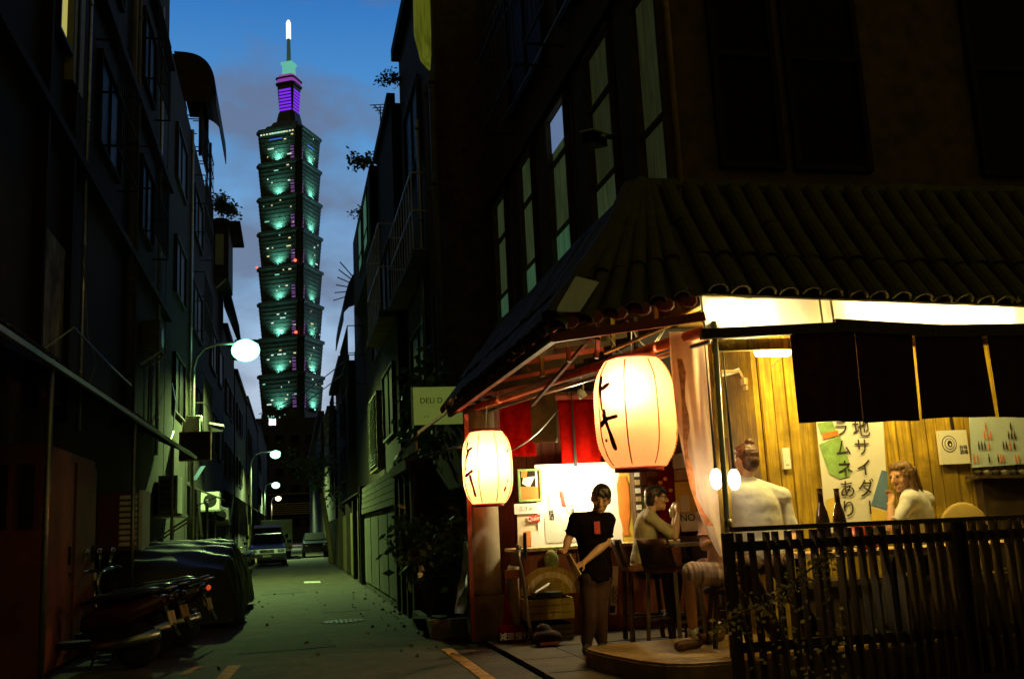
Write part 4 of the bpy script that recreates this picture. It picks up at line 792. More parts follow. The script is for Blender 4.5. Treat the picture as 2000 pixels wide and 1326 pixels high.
for cx, sc, m_ in ((1082, 1.0, faint), (1115, .8, faint)):
    q = at(cx, 1030, Y=11.873); b = MB(); b.lathe([(.10, 0), (.115, .02), (.115, .30), (.05, .42), (.042, .55), (.05, .55), (.05, .58)], (q.x, 11.874, 1.06), 14); b.v = [Vector((q.x+(v.x-q.x)*sc, 11.874+(v.y-11.874)*.03, 1.06+(v.z-1.06)*sc)) for v in b.v]; b.build('bottle_print', m_, pan)
text('台酒', .075, blackink, at(1077, 1002, Y=11.865)+Vector((0, 0, .05)), (1, 0, 0), (0, 0, 1), pan, vertical=True)
q = at(1117, 993, Y=11.868)
for r_, m_ in ((.068, greenp), (.058, white)): b = MB(); b.lathe([(r_, 0), (r_, .003+.01*(.07-r_))], (q.x, 11.87, q.z), 20, Matrix.Rotation(R(90), 3, 'X')); b.build('round_label', m_, pan)
text('大\n酒', .06, blackink, (q.x, 11.862, q.z), (1, 0, 0), (0, 0, 1), pan)
b = MB(); b.slab([at(1098, 985, Y=11.865), at(1106, 990, Y=11.865), at(1100, 960, Y=11.865), at(1093, 958, Y=11.865)], .002); b.build('red_print', redink, pan)
brd = thing('notice_board', 'green framed board with torn orange notices left of the glowing panel', 'notice board', at(1035, 980, Y=11.9))
q0, q1 = at(1013, 980, Y=11.9), at(1055, 915, Y=11.9); b = MB()
for a, c_ in (((q0.x, q0.z), (q1.x, q0.z+.025)), ((q0.x, q1.z-.025), (q1.x, q1.z)), ((q0.x, q0.z+.025), (q0.x+.025, q1.z-.025)), ((q1.x-.025, q0.z+.025), (q1.x, q1.z-.025))): b.mm((a[0], 11.86, a[1]), (c_[0], 11.9, c_[1]))
b.build('frame', greenp, brd); b = MB(); b.mm((q0.x+.02, 11.88, q0.z+.02), (q1.x-.02, 11.9, q1.z-.02)); b.build('back', grime, brd)
for px_, m_ in (([(1017, 950), (1051, 950), (1051, 977), (1017, 977)], orange), ([(1018, 920), (1030, 920), (1028, 934), (1018, 932)], orange), ([(1022, 932), (1045, 930), (1034, 953), (1020, 944)], paperw)): patch(brd, 'notice', m_, px_, 11.872)
text('- - -', .06, blackink, at(1034, 971, Y=11.868), (1, 0, 0), (0, 0, 1), brd)
stk = thing('sticker_board', 'cream board of small papers and a red sticker under the notice board', 'notice board', at(1030, 1068, Y=11.9))
patch(stk, 'board', mat('cream_board', (.7, .62, .45), .7, .1, 5), [(1010, 998), (1056, 998), (1056, 1068), (1012, 1068)], 11.9, .02); patch(stk, 'paper', paperw, [(1004, 984), (1052, 982), (1053, 1002), (1005, 1004)], 11.872); patch(stk, 'red_sticker', redink, [(1033, 1006), (1055, 1004), (1055, 1018), (1034, 1020)], 11.872); patch(stk, 'photo', orange, [(1022, 1038), (1036, 1036), (1036, 1066), (1022, 1066)], 11.872); patch(stk, 'white_bottle', white, [(1038, 1040), (1050, 1036), (1054, 1068), (1037, 1068)], 11.868)
text('Quiny', .075, white, at(1044, 1012, Y=11.862), (1, 0, .08), (0, 0, 1), stk); text('三 丁 小', .05, blackink, at(1028, 993, Y=11.862), (1, 0, 0), (0, 0, 1), stk)
blb = thing('bare_bulb', 'blazing bare bulb hanging in front of the white panel', 'bulb', (3.36, 11.55, 1.9)); b = MB(); b.ball((3.36, 11.66, 1.86), .085, 16, 10); b.build('globe', glow('bulb_glow', (1, .92, .62), 30), blb, True); b = MB(); b.tube([(3.36, 11.66, 1.95), (3.36, 11.66, 2.0), (3.36, 11.66, 2.95)], [.025, .02, .005]); b.build('flex', darkmetal, blb)
lamp('bulb_light', (3.36, 11.54, 1.84), 100, (1, .84, .44), .09, blb)
pst = thing('bar_post', 'dark post plastered with small labels at the right edge of the panel', 'post', (4.12, 11.7, .04)); q = at(1238, 930, Y=11.8).x; b = MB(); b.mm((q-.04, 11.7, .04), (q+.05, 11.85, 2.95)); b.build('shaft', blackwood, pst)
for k in range(9): b = MB(); b.mm((q-.03, 11.692, 1.1+.1*k), (q+.035, 11.7, 1.16+.1*k)); b.build('label', paperw if k % 2 else woodpale, pst)
bs_ = thing('bottle_shelf', 'shelf of upright pale bottles behind the khaki-shirted customer', 'shelf', (4.25, 11.9, 1.02)); b = MB(); b.mm((4.16, 11.8, 1.3), (4.42, 12.0, 1.32)); b.mm((4.16, 11.8, 1.68), (4.42, 12.0, 1.70)); b.build('board', blackwood, bs_)
for k in range(5): b = MB(); b.lathe([(.025, 0), (.025, .2), (.01, .27), (.01, .32)], (4.19+.052*k, 11.88, 1.33), 8); b.build('bottle', greenp if k % 2 else woodpale, bs_, True)
rp_ = thing('red_poster', 'dark red poster with orange spots right of the counter', 'poster', at(1300, 1010, Y=11.9)); patch(rp_, 'sheet', redcloth, [(1284, 913), (1315, 912), (1322, 1015), (1288, 1020)], 11.9, .01)
for x, y in ((1290, 942), (1310, 957), (1299, 935)): b = MB(); b.ball(at(x, y, Y=11.88), (.03, .008, .025), 8, 5); b.build('orange_spot', orange, rp_)
pp = thing('menu_poster', 'stack of pale yellow menu papers with NO printed low on one', 'poster', at(1335, 1045, Y=11.95))
for px_, m_ in (([(1314, 888), (1352, 880), (1352, 912), (1314, 916)], paperw), ([(1316, 918), (1352, 914), (1353, 936), (1318, 938)], woodpale), ([(1317, 941), (1356, 939), (1360, 1000), (1321, 1004)], yellowp), ([(1328, 968), (1346, 967), (1348, 998), (1331, 1000)], white), ([(1325, 1002), (1362, 998), (1366, 1036), (1332, 1038)], paperw)): patch(pp, 'sheet', m_, px_, 11.95 if m_ is not white else 11.94, .006)
text('NO', .13, blackink, at(1343, 1011, Y=11.935), (1, 0, 0), (0, 0, 1), pp); text('- - -\n- -', .07, orange, at(1335, 952, Y=11.935), (1, 0, 0), (0, 0, 1), pp)
for i, (x, y, Y) in enumerate(((1399, 935, 7.42), (1434, 936, 7.35))):
    q = at(x, y, Y=Y); t = thing('bare_bulb', ['clear bright bulb showing left of the steel pole', 'clear bright bulb showing right of the steel pole'][i], 'bulb', q); b = MB(); b.ball(q, (.05, .05, .085), 12, 8); b.build('globe', glow('bulb_glow_soft', (1, .88, .6), 6), t, True); b = MB(); b.tube([q+Vector((0, 0, .08)), q+Vector((0, 0, .14)), (q.x, q.y, 2.95)], [.016, .012, .0025]); b.build('flex', darkmetal, t); lamp('bulb_light', q+Vector((0, -.01, -.02)), (9, 3)[i], (1, .70, .34), .09, t)
# things under and before the counter
fw_ = thing('round_signboard', 'half-round wooden signboard standing on a low crate', 'signboard', (2.95, 11.2, .5)); q = at(1078, 1160, Y=11.2)
for r_, m_, y in ((.36, wood, 11.24), (.29, woodpale, 11.22), (.22, wood, 11.20)): b = MB(); b.loft([[Vector((q.x+r_*math.cos(math.pi*k/14), yy, q.z+r_*.85*math.sin(math.pi*k/14))) for k in range(15)] for yy in (y, y+.02)]); b.build('board', m_, fw_)
cp = thing('round_cushion', 'pale green round cushion above the half-round signboard', 'cushion', at(1078, 1110, Y=11.3)); b = MB(); b.ball(at(1077, 1094, Y=11.3), (.085, .05, .12), 14, 10); b.build('cover', mat('mottled_green', (.13, .16, .05), .9, .6, 30, .2), cp, True)
for k, (x0, x1, y0, y1, lab) in enumerate([(1030, 1120, 1165, 1213, 'worn wooden crate in front of the counter'), (1040, 1120, 1216, 1252, 'dark lower crate under the worn wooden crate')]):
    p0, p1 = at(x0, y1, Y=10.9), at(x1, y0, Y=10.9); p0.z = max(p0.z, .045); t = thing('wooden_crate', lab, 'crate', (p0.x, 10.9, p0.z), 'crates before the counter'); h = p1.z-p0.z
    for j in range(3): b = MB(); b.mm((p0.x, 10.9, p0.z+h*j/3+.004), (p1.x, 10.92, p0.z+h*(j+1)/3-.006)); b.build('slat', rust if k else wood, t)
    for xx in (p0.x, p1.x-.02): b = MB(); b.mm((xx, 10.921, p0.z), (xx+.02, 11.45, p1.z)); b.build('end', rust if k else wood, t)
    b = MB(); b.mm((p0.x+.02, 11.43, p0.z), (p1.x-.02, 11.45, p1.z)); b.build('back', rust, t); b = MB(); b.mm((p0.x+.02, 10.93, p0.z), (p1.x-.02, 11.43, p0.z+.02)); b.build('bottom', rust, t)
t = thing('paper_tray', 'black tray holding crumpled white paper on the crate', 'tray', at(1070, 1165, Y=11.0)); q = at(1068, 1160, Y=11.0); b = MB(); b.box(q, (.3, .25, .05)); b.build('tray', darkmetal, t); b = MB(); b.slab([q+Vector((-.16, -.13, .03)), q+Vector((-.02, -.13, .1)), q+Vector((.06, .1, .12)), q+Vector((-.1, .1, .04))], .01); b.build('paper', white, t)
t = thing('chrome_hose', 'curved shiny chrome hose and handle leaning by the counter', 'hose', at(1025, 1240, Y=10.7)); b = MB(); b.tube([at(1012, 1065, Y=10.8), at(1014, 1090, Y=10.8), at(1022, 1130, Y=10.8), at(1027, 1170, Y=10.8), at(1032, 1210, Y=10.8), at(1038, 1240, Y=10.8)], .02); b.build('hose', steel, t, True); b = MB(); b.tube([at(1025, 1040, Y=10.8), at(1026, 1090, Y=10.8)], .02); b.build('handle', darkmetal, t); b = MB(); b.ball(at(1013, 1068, Y=10.78), .035); b.build('knob', steel, t, True)
t = thing('rolled_mat', 'upright roll of pale brown matting beside the chrome hose', 'mat', at(1005, 1230, Y=10.9)); b = MB(); b.tube([at(1008, 1225, Y=10.95), at(1000, 1130, Y=10.95), at(1003, 1105, Y=10.95)], [.05, .075, .06], 12); b.build('roll', mat('matting', (.35, .24, .1), .9, .3, 20), t, True); b = MB(); b.box(at(1000, 1120, Y=10.93), (.14, .1, .09)); b.build('band', orange, t)
t = thing('vertical_sign', 'narrow white vertical sign with tiny lettering behind the bar stool', 'sign', at(1198, 1205, Y=11.3)); patch(t, 'board', paperw, [(1196, 1105), (1208, 1105), (1204, 1200), (1191, 1200)], 11.3, .02); text('お飲物', .085, blackink, at(1200, 1142, Y=11.27), (1, 0, 0), (0, 0, 1), t, vertical=True); patch(t, 'black_square', blackink, [(1192, 1182), (1202, 1182), (1201, 1196), (1191, 1196)], 11.275)
t = thing('dark_bag', 'dark bag with a pale logo lying on the bar floor', 'bag', at(1068, 1262, Y=10.4)); q = at(1068, 1250, Y=10.45); q.z = .12; b = MB(); b.ball(q, (.17, .12, .09), 12, 8); b.ball(q+Vector((-.02, .05, .05)), (.1, .1, .1), 10, 6); solid(b, .012, 'bag', darkcloth, t); b = MB(); b.box(q+Vector((0, -.115, -.04)), (.2, .01, .03)); b.build('logo_stripe', orange, t)
# the mortar column at the far end of the bar front, cone, lanterns
col = thing('masonry_column', 'stained concrete column under the small lantern', 'column', (2.25, 11.9, 0))
b = MB(); b.loft([[(2.02, 11.6, z), (2.42, 11.6, z), (2.42, 12.0, z), (2.02, 12.0, z)] for z in (0, .5)]); b.build('plinth', concrete, col)
b = MB(); b.lathe([(.20, .5), (.19, .6), (.19, 2.7)], (2.22, 11.82, 0), 20); b.build('shaft', mat('stained_column', (.36, .29, .17), .8, .4, 5, .2, stretch=(3, 3, .25), dirt=.5), col, True)
b = MB(); b.bar((2.0, 11.55, .05), (2.02, 11.55, 2.6), .05); b.build('red_batten', redwood, col)
cn = thing('road_cone', 'dim red road cone with white lettering round its base beside the column', 'cone', (2.33, 11.0, .04)); b = MB(); b.lathe([(.1, 0), (.09, .03), (.04, .45), (.03, .46)], (2.33, 11.0, .22), 16); b.build('cone', redcloth, cn, True); b = MB(); b.lathe([(.16, 0), (.15, .17), (.1, .19)], (2.33, 11.0, .045), 16); b.build('base', redcloth, cn, True); text('減速慢行', .085, paperw, (2.33, 10.825, .12), (1, 0, 0), (0, 0, 1), cn)
paperm = mat('lantern_paper', (.95, .40, .15), .7, .03, 30, trans=.62)
def lantern(name, label, c, h, r, pw, strokes, seed, lx=-.3, lz=.13, ly=.38):
    t = thing(name, label, 'lantern', (c[0], c[1], c[2]-h/2), 'paper lanterns at the bar'); c = Vector(c)
    def rad(v): return r*(1-abs(2*v-1)**3.4*.42)*(1 if True else 0)
    prof = []; n = 34
    for i in range(n*2+1):
        v = .03+.94*i/(n*2); prof.append((rad(v)+(.0035 if i % 2 else -.0015)*r/.3, c.z-h/2+h*v))
    b = MB(); k = 0; seg = 40
    for r_, z in prof: b.v += [Vector((c.x+r_*math.cos(2*math.pi*j/seg), c.y+r_*math.sin(2*math.pi*j/seg), z)) for j in range(seg)]
    for i in range(len(prof)-1):
        for j in range(seg): b.f.append((i*seg+j, i*seg+(j+1) % seg, (i+1)*seg+(j+1) % seg, (i+1)*seg+j))
    b.build('paper_shade', paperm, t, True)
    for s_, nm in ((-1, 'bottom_rim'), (1, 'top_rim')): b = MB(); z = c.z+s_*h*.485; b.lathe([(r*.50, -.02), (r*.6, -.02), (r*.6, .02), (r*.50, .02), (r*.50, -.02)], (c.x, c.y, z), 30); b.build(nm, redwood, t, True)
    for k in range(8):
        a = 2*math.pi*k/8+.22; b = MB(); b.tube([Vector((c.x+(rad(v)+.003)*math.cos(a), c.y+(rad(v)+.003)*math.sin(a), c.z-h/2+h*v)) for v in [.05+.9*i/16 for i in range(17)]], .0058, 5); b.build('seam', mat('seam_brown', (.45, .18, .06), .8, .2, 9), t, True)
    for st in strokes:   # painted brush strokes wrapped on the paper: (angle deg, height) polyline + half width
        pts, hw = st; b = MB(); L_ = []
        for (a0, v0), (a1, v1) in zip(pts, pts[1:]):
            for i in range(8): L_.append((a0+(a1-a0)*i/8, v0+(v1-v0)*i/8))
        L_.append(pts[-1])
        for i, (a, v) in enumerate(L_):
            a2, v2 = L_[min(i+1, len(L_)-1)]; a1, v1 = L_[max(i-1, 0)]; da, dv = (a2-a1)*r*math.pi/180, (v2-v1)*h; ln = math.hypot(da, dv) or 1; w_ = hw*.62*(.95+.22*math.sin(i*.31+seed))*min(1, .55+.25*min(i, len(L_)-1-i))
            for s_ in (-1, 1):
                aa = math.radians(a)-s_*dv/ln*w_/r; vv = v+s_*da/ln*w_/h; R_ = rad(vv)+.005; b.v.append(Vector((c.x+R_*math.cos(aa), c.y+R_*math.sin(aa), c.z-h/2+h*vv)))
        for i in range(len(L_)-1): b.f.append((2*i, 2*i+1, 2*i+3, 2*i+2))
        b.build('brush_stroke', mat('brush_ink', (.10, .008, .006), .8, .2, 9), t)
    b = MB(); b.ball((c.x, c.y, c.z+h*.06), .05, 12, 8); b.build('bulb', glow('lantern_bulb', (1, .85, .6), 6), t, True); b = MB(); b.tube([(c.x, c.y, c.z+h*.06+.05), (c.x, c.y, c.z+h*.53), (c.x+.02, c.y, c.z+h*.53+.25)], .006); b.build('flex', white, t)
    lamp('lantern_light', (c.x+lx*r, c.y-ly*r, c.z+h*lz), pw, (1, .76, .54), .05, t); return t
# camera sees the lantern from azimuth about -105 deg; the brush characters sit on its left limb
lantern('paper_lantern', 'larger round paper lantern with dark brush strokes next to the pole', (2.93, 8.2, 2.195), .99, .355, 46, [([(196, .82), (197, .70), (199, .52)], .034), ([(199, .70), (216, .745)], .030), ([(201, .50), (206, .42), (212, .30), (216, .17)], .036), ([(192, .385), (206, .44), (226, .455)], .036), ([(202, .53), (205, .46)], .03), ([(200, .27), (204, .25)], .02), ([(322, .28), (327, .34)], .02)], 1, -.36, .17, .52)
lantern('paper_lantern', 'smaller paper lantern with brush strokes in front of the column', (2.195, 11.25, 1.95), .86, .285, 62, [([(203, .84), (206, .74), (211, .70), (203, .62), (200, .44)], .03), ([(209, .72), (225, .76)], .028), ([(197, .39), (214, .43), (224, .46)], .034), ([(214, .41), (221, .25), (222, .12)], .034), ([(310, .68), (321, .73)], .022), ([(300, .17), (305, .24)], .026), ([(308, .29), (311, .33)], .018)], 2, -.1, .05)
# ------------------------------------------------------------ people
def hand(b, wr, d, nrm, curl, sd, k=1.0):
    """palm + four unequal bent fingers + thumb; d = wrist-to-knuckle, nrm = palm side"""
    d = Vector(d).normalized(); nrm = Vector(nrm); nrm = (nrm-d*nrm.dot(d)).normalized(); x = d.cross(nrm)*sd; wr = Vector(wr)
    for i in range(4):
        o_ = x*(.027-.018*i)*k; kn = wr+d*(.085-.004*abs(i-1))*k+o_; b.rc(wr+o_*.7+d*.012, kn, .014*k, .0105*k, 8)
        ln = (.07, .08, .074, .058)[i]*k; p = kn; dd = d.copy()
        for j in range(3):
            dd = (Matrix.Rotation(curl*(.6+.3*j), 3, x*sd*-1) @ dd); q = p+dd*ln*(.45, .32, .23)[j]; b.rc(p, q, (.0098-.001*j)*k, (.009-.001*j)*k, 7); p = q
    tb = wr+d*.022*k+x*.026*k; t1 = tb+(d*.6+x*.75+nrm*.25).normalized()*.042*k; b.rc(tb, t1, .013*k, .011*k, 7); b.rc(t1, t1+(d*.85+x*.1+nrm*.5).normalized()*.034*k, .0105*k, .008*k, 7)
def headshape(b, c, f, u, k):
    f = Vector(f).normalized(); u = Vector(u); u = (u-f*u.dot(f)).normalized(); r_ = f.cross(u); c = Vector(c)
    M = Matrix((r_, f, u)).transposed()
    P = lambda x, y, z: c+M @ Vector((x*k, y*k, z*k))
    b.ball(c, (.074*k, .094*k, .098*k), 18, 12, M); b.ball(P(0, .018, -.062), (.056*k, .066*k, .062*k), 14, 9, M); b.ball(P(0, .062, -.102), (.026*k, .022*k, .02*k), 10, 6, M)
    b.rc(P(0, .09, .012), P(0, .108, -.034), .008*k, .0145*k, 8); b.rc(P(-.012, .096, -.038), P(.012, .096, -.038), .009*k, .009*k, 7)
    for s_ in (-1, 1):
        b.rc(P(.015*s_, .086, .022), P(.045*s_, .073, .022), .0085*k, .008*k, 7); b.ball(P(.042*s_, .060, -.03), (.022*k, .02*k, .022*k), 9, 6, M); b.ball(P(.076*s_, -.008, -.015), (.009*k, .021*k, .033*k), 9, 6, M)
    b.rc(P(-.019, .084, -.070), P(.019, .084, -.070), .0062*k, .0062*k, 7); b.rc(P(-.016, .081, -.082), P(.016, .081, -.082), .0072*k, .0072*k, 7)
    return P, M
def person(label, J, hd, shirtm, pantm, shoem=None, hk=1.0, sleeve=.62, hair='short', hairc=None, curlL=.5, curlR=.5, shorts=False, group=None, palm=(0, 1, 0), stout=1.0, skinm=None, longsh=.02, loose=.01):
    J = {k: Vector(v) for k, v in J.items()}; base = (J['ankL']+J['ankR'])/2; t = thing('person', label, 'person', (base.x, base.y, min(J['ankL'].z, J['ankR'].z)-.08), group)
    sk = skinm or skin; b = MB(); c, f, u = hd; P, M = headshape(b, c, f, u, hk)
    nk = J['neck']; ch = J['chest']; pv = J['pelvis']; ax = (J['shR']-J['shL']).normalized(); upv = (nk-pv).normalized(); fv = upv.cross(ax)*-1
    b.rc(nk-upv*.05, P(0, -.018, -.06), .056, .05, 12)
    def torso(bb, e):
        Mt = Matrix((ax, fv, upv)).transposed(); s_ = stout
        bb.ball(ch, (.165*s_+e, .112*s_+e, .20+e), 16, 10, Mt); bb.ball(pv+(ch-pv)*.42, (.142*s_+e, .105*s_+e, .17+e), 16, 10, Mt); bb.ball(pv+upv*.02, (.155*s_+e, .118*s_+e, .13+e), 16, 10, Mt)
        bb.rc(J['shL'], J['shR'], .058+e, .058+e, 10); 
        for q_ in 'LR': bb.rc(nk-upv*.035, J['sh'+q_]+upv*.0, .055+e, .05+e, 10)
    torso(b, 0)
    for s_ in 'LR':
        sh, el, wr = J['sh'+s_], J['el'+s_], J['wr'+s_]; b.rc(sh, el, .052, .041, 10); b.rc(el, el.lerp(wr, .3), .041, .043, 10); b.rc(el.lerp(wr, .3), wr, .043, .026, 10)
        hv = J.get('hd'+s_, wr+(wr-el).normalized()*.1)-wr; hand(b, wr, hv, palm, curlL if s_ == 'L' else curlR, 1 if s_ == 'L' else -1)
        hp, kn, an = J['hip'+s_], J['kn'+s_], J['ank'+s_]; b.rc(hp, kn, .082, .055, 12); b.rc(kn, kn.lerp(an, .35), .055, .056, 12); b.rc(kn.lerp(an, .35), an, .056, .036, 12)
        to = J.get('toe'+s_, an+fv*.16+Vector((0, 0, -.05))); b.rc(an+Vector((0, 0, -.035)), to, .036, .026, 9)
    solid(b, .0062, 'body', sk, t, 3)
    for s_ in (-1, 1): e = MB(); e.ball(P(.03*s_, .0845, .004), .0095*hk, 8, 6); e.build('eye', blackink, t, True)
    g = MB(); torso(g, .016+loose*.6)
    for s_ in 'LR':
        sh, el = J['sh'+s_], J['el'+s_]; q = sh.lerp(el, sleeve); g.rc(sh, q, .066, .062, 10)
        pass
    dn = (J['hipL']+J['hipR'])/2-pv; dn = dn.normalized() if dn.length > .02 else -upv; dn = (dn*.4-upv*.6).normalized()
    rg = lambda cc, a, q: [cc+ax*a*math.cos(t_)+fv*q*math.sin(t_) for t_ in [6.2832*i/18 for i in range(18)]]
    g.loft([rg(ch-upv*.05, .16*stout+loose, .11*stout+loose), rg(pv+upv*.12, .155*stout+loose, .115*stout+loose), rg(pv+dn*(.06+longsh), .168*stout+loose, .13*stout+loose)])
    so = solid(g, .012, 'shirt', shirtm, t, 12); k = so.modifiers.new('folds', 'DISPLACE'); tx = bpy.data.textures.get('folds') or bpy.data.textures.new('folds', 'CLOUDS'); tx.noise_scale = .09; k.texture = tx; k.strength = .015; k.mid_level = .5
    cb = MB(); cc = nk-upv*.012; fx = ax; fy = (fv-upv*.35).normalized(); cb.tube([cc+fx*.066*math.cos(a_)+fy*.066*math.sin(a_) for a_ in [6.2832*i/20 for i in range(21)]], .011, 6); cb.build('collar', shirtm, t, True)
    for s_ in 'LR':
        sh, el = J['sh'+s_], J['el'+s_]; q = sh.lerp(el, sleeve+.06); d_ = (el-sh).normalized(); x_ = d_.orthogonal().normalized(); y_ = d_.cross(x_); cb = MB(); cb.tube([q+(x_*math.cos(a_)+y_*math.sin(a_))*.061 for a_ in [6.2832*i/16 for i in range(17)]], .008, 6); cb.build('cuff', shirtm, t, True)
    g = MB()
    for s_ in 'LR':
        hp, kn, an = J['hip'+s_], J['kn'+s_], J['ank'+s_]; g.ball(hp+(pv-hp)*.3, (.13*stout, .125*stout, .13), 12, 8)
        if shorts: g.rc(hp, hp.lerp(kn, .86), .105, .10, 12)
        else: g.rc(hp, kn, .098, .078, 12); g.rc(kn, an+Vector((0, 0, .02)), .078, .062, 12)
    solid(g, .013, 'shorts' if shorts else 'trousers', pantm, t, 4)
    for s_ in 'LR':
        an = J['ank'+s_]; to = J.get('toe'+s_, an+fv*.16+Vector((0, 0, -.05))); g = MB(); fl = Vector((to.x-an.x, to.y-an.y, 0)).normalized(); hl = Vector((an.x, an.y, to.z+.008))-fl*.045
        g.rc(hl, to, .05, .042, 10); g.rc(hl+Vector((0, 0, .03)), an+Vector((0, 0, .01)), .052, .05, 10); solid(g, .010, 'shoe', shoem or rubber, t, 3)
        if shorts: g = MB(); g.lathe([(.047, 0), (.048, .09), (.044, .09)], an-Vector((0, 0, .03)), 12); g.build('sock', white, t, True)
    hm = hairc or hairm; g = MB()
    g.ball(P(0, -.016, .026), (.083*hk, .094*hk, .090*hk), 16, 10, M); g.ball(P(0, .03, .068), (.066*hk, .06*hk, .040*hk), 14, 8, M); g.ball(P(0, -.05, -.02), (.07*hk, .06*hk, .08*hk), 14, 8, M)
    if hair == 'short':
        for i in range(9): a = -1.2+2.4*i/8; g.rc(P(.05*math.sin(a), .045+.02*math.cos(a), .085), P(.068*math.sin(a), .066+.026*math.cos(a), .046+.012*((i*7) % 3-1)), .024*hk, .014*hk, 6)
    if hair == 'bun':
        g.ball(P(0, -.045, .115), (.036*hk, .036*hk, .034*hk), 12, 8, M); g.ball(P(0, -.03, .095), (.03*hk, .03*hk, .02*hk), 10, 6, M)
    if hair == 'long':
        for s_ in (-1, 1): g.rc(P(.062*s_, -.01, .02), P(.075*s_, -.02, -.17), .034*hk, .03*hk, 9)
        for i in range(5): x = -.05+.025*i; g.rc(P(x, -.065, .03), P(x*1.5, -.085, -.20), .036*hk, .02*hk, 9)
        for s_ in (-1, 1): g.rc(P(.02*s_, .06, .085), P(.068*s_, .035, .0), .02*hk, .02*hk, 7)
    ho = solid(g, .007, 'hair', hm, t, 2); k = ho.modifiers.new('strands', 'DISPLACE'); ty = bpy.data.textures.get('strands') or bpy.data.textures.new('strands', 'CLOUDS'); ty.noise_scale = .025; k.texture = ty; k.strength = .011; k.mid_level = .45; return t, P, M

tee = mat('black_cotton', (.008, .005, .004), 1, .2, 12, .1, spec=0); khaki = mat('khaki_cotton', (.42, .36, .20), .9, .15, 10, .15); whitec = mat('white_cotton', (.60, .60, .58), .9, .08, 10, .1); pinkt = mat('pink_cotton', (.70, .42, .36), .9, .1, 10, .1); darkp = mat('dark_trousers', (.045, .018, .010), .9, .3, 10, .1); blackp = mat('black_trousers', (.012, .011, .010), .9, .2, 10)
stripe = mat('striped_shorts', (.52, .40, .38), .9, .75, 9, .1, stretch=(4, .3, .3))
# waiter, leaning, wiping a bunch of cutlery
Y = 9.75
A = lambda x, y, dy=0: at(x, y, Y=Y+dy)
J = dict(neck=A(1160, 1004), chest=A(1158, 1042), pelvis=A(1164, 1118), shL=A(1188, 1015, -.02), elL=A(1184, 1060, -.06), wrL=A(1140, 1098, -.22), hdL=A(1120, 1110, -.25), shR=A(1125, 1015), elR=A(1110, 1052, .02), wrR=A(1104, 1074, -.14), hdR=A(1093, 1080, -.22), hipL=A(1176, 1134), knL=A(1172, 1196, -.05), hipR=A(1150, 1134), knR=A(1152, 1202, -.04))
for s_, x, y in (('L', 1176, 1262), ('R', 1147, 1268)): q = A(x, y); q.z = .13; J['ank'+s_] = q; J['toe'+s_] = q+Vector((-.06, -.17, -.055))
wt, P_, M_ = person('young waiter in a black T-shirt with a red chest print, standing by the counter', J, (A(1174, 972), (-.32, -.92, -.28), (.16, -.1, 1)), tee, darkp, hk=1.22, curlL=.7, curlR=.6, palm=(-.3, .3, -.9), stout=.98)
q = A(1166, 1030, -.165); b = MB(); b.slab([q+Vector((-.028, 0, -.06)), q+Vector((.032, 0, -.06)), q+Vector((.036, .012, .06)), q+Vector((-.024, .012, .06))], .004); b.build('chest_print', redink, wt)
pass
t = thing('folded_cloth', 'pale folded cloth in the hands of the waiter', 'cloth', A(1118, 1112, -.3)); b = MB(); b.slab([A(1106, 1082, -.3), A(1114, 1080, -.34), A(1136, 1120, -.34), A(1128, 1128, -.3)], .02); b.build('cloth', woodpale, t)
# customer in khaki shirt at the counter, in profile, glass raised
Y = 10.25
J = dict(neck=A(1266, 999), chest=A(1262, 1034), pelvis=A(1256, 1096), shL=A(1268, 1012, .16), elL=A(1318, 1042, .12), wrL=A(1318, 1004, .1), hdL=A(1314, 992, .1), shR=A(1272, 1012, -.17), elR=A(1318, 1048, -.2), wrR=A(1324, 1006, -.12), hdR=A(1318, 988, -.1), hipL=A(1262, 1112, .09), knL=A(1322, 1112, .1), hipR=A(1262, 1112, -.09), knR=A(1318, 1114, -.12), ankL=A(1316, 1196, .08), ankR=A(1312, 1200, -.1))
J['toeL'] = J['ankL']+Vector((.16, 0, -.05)); J['toeR'] = J['ankR']+Vector((.16, 0, -.05))
pa, P_, M_ = person('dark-haired customer in glasses and a khaki shirt sitting in profile with a raised hand', J, (A(1281, 971), (.97, -.2, -.02), (-.05, 0, 1)), khaki, blackp, hk=1.14, sleeve=.8, curlL=.9, curlR=.8, palm=(-1, 0, .1))
for s_ in (-1, 1):
    b = MB(); b.tube([P_(.03*s_+.024*math.cos(a), .104, .006+.02*math.sin(a)) for a in [6.2832*i/14 for i in range(15)]], .0025, 5); b.tube([P_(.054*s_, .102, .01), P_(.08*s_, .0, .008)], .0025, 5); b.build('glasses', darkmetal, pa)
t = thing('drinking_glass', 'small glass tumbler held up by the khaki-shirted customer', 'glass', A(1313, 1006, -.02)); b = MB(); q = A(1314, 1010, -.02); b.lathe([(.028, 0), (.033, .1), (.030, .1), (.026, .01)], q, 14); b.build('glass', mat('clear_glass', (.5, .45, .2), .08, .1, 4, spec=.8), t, True)
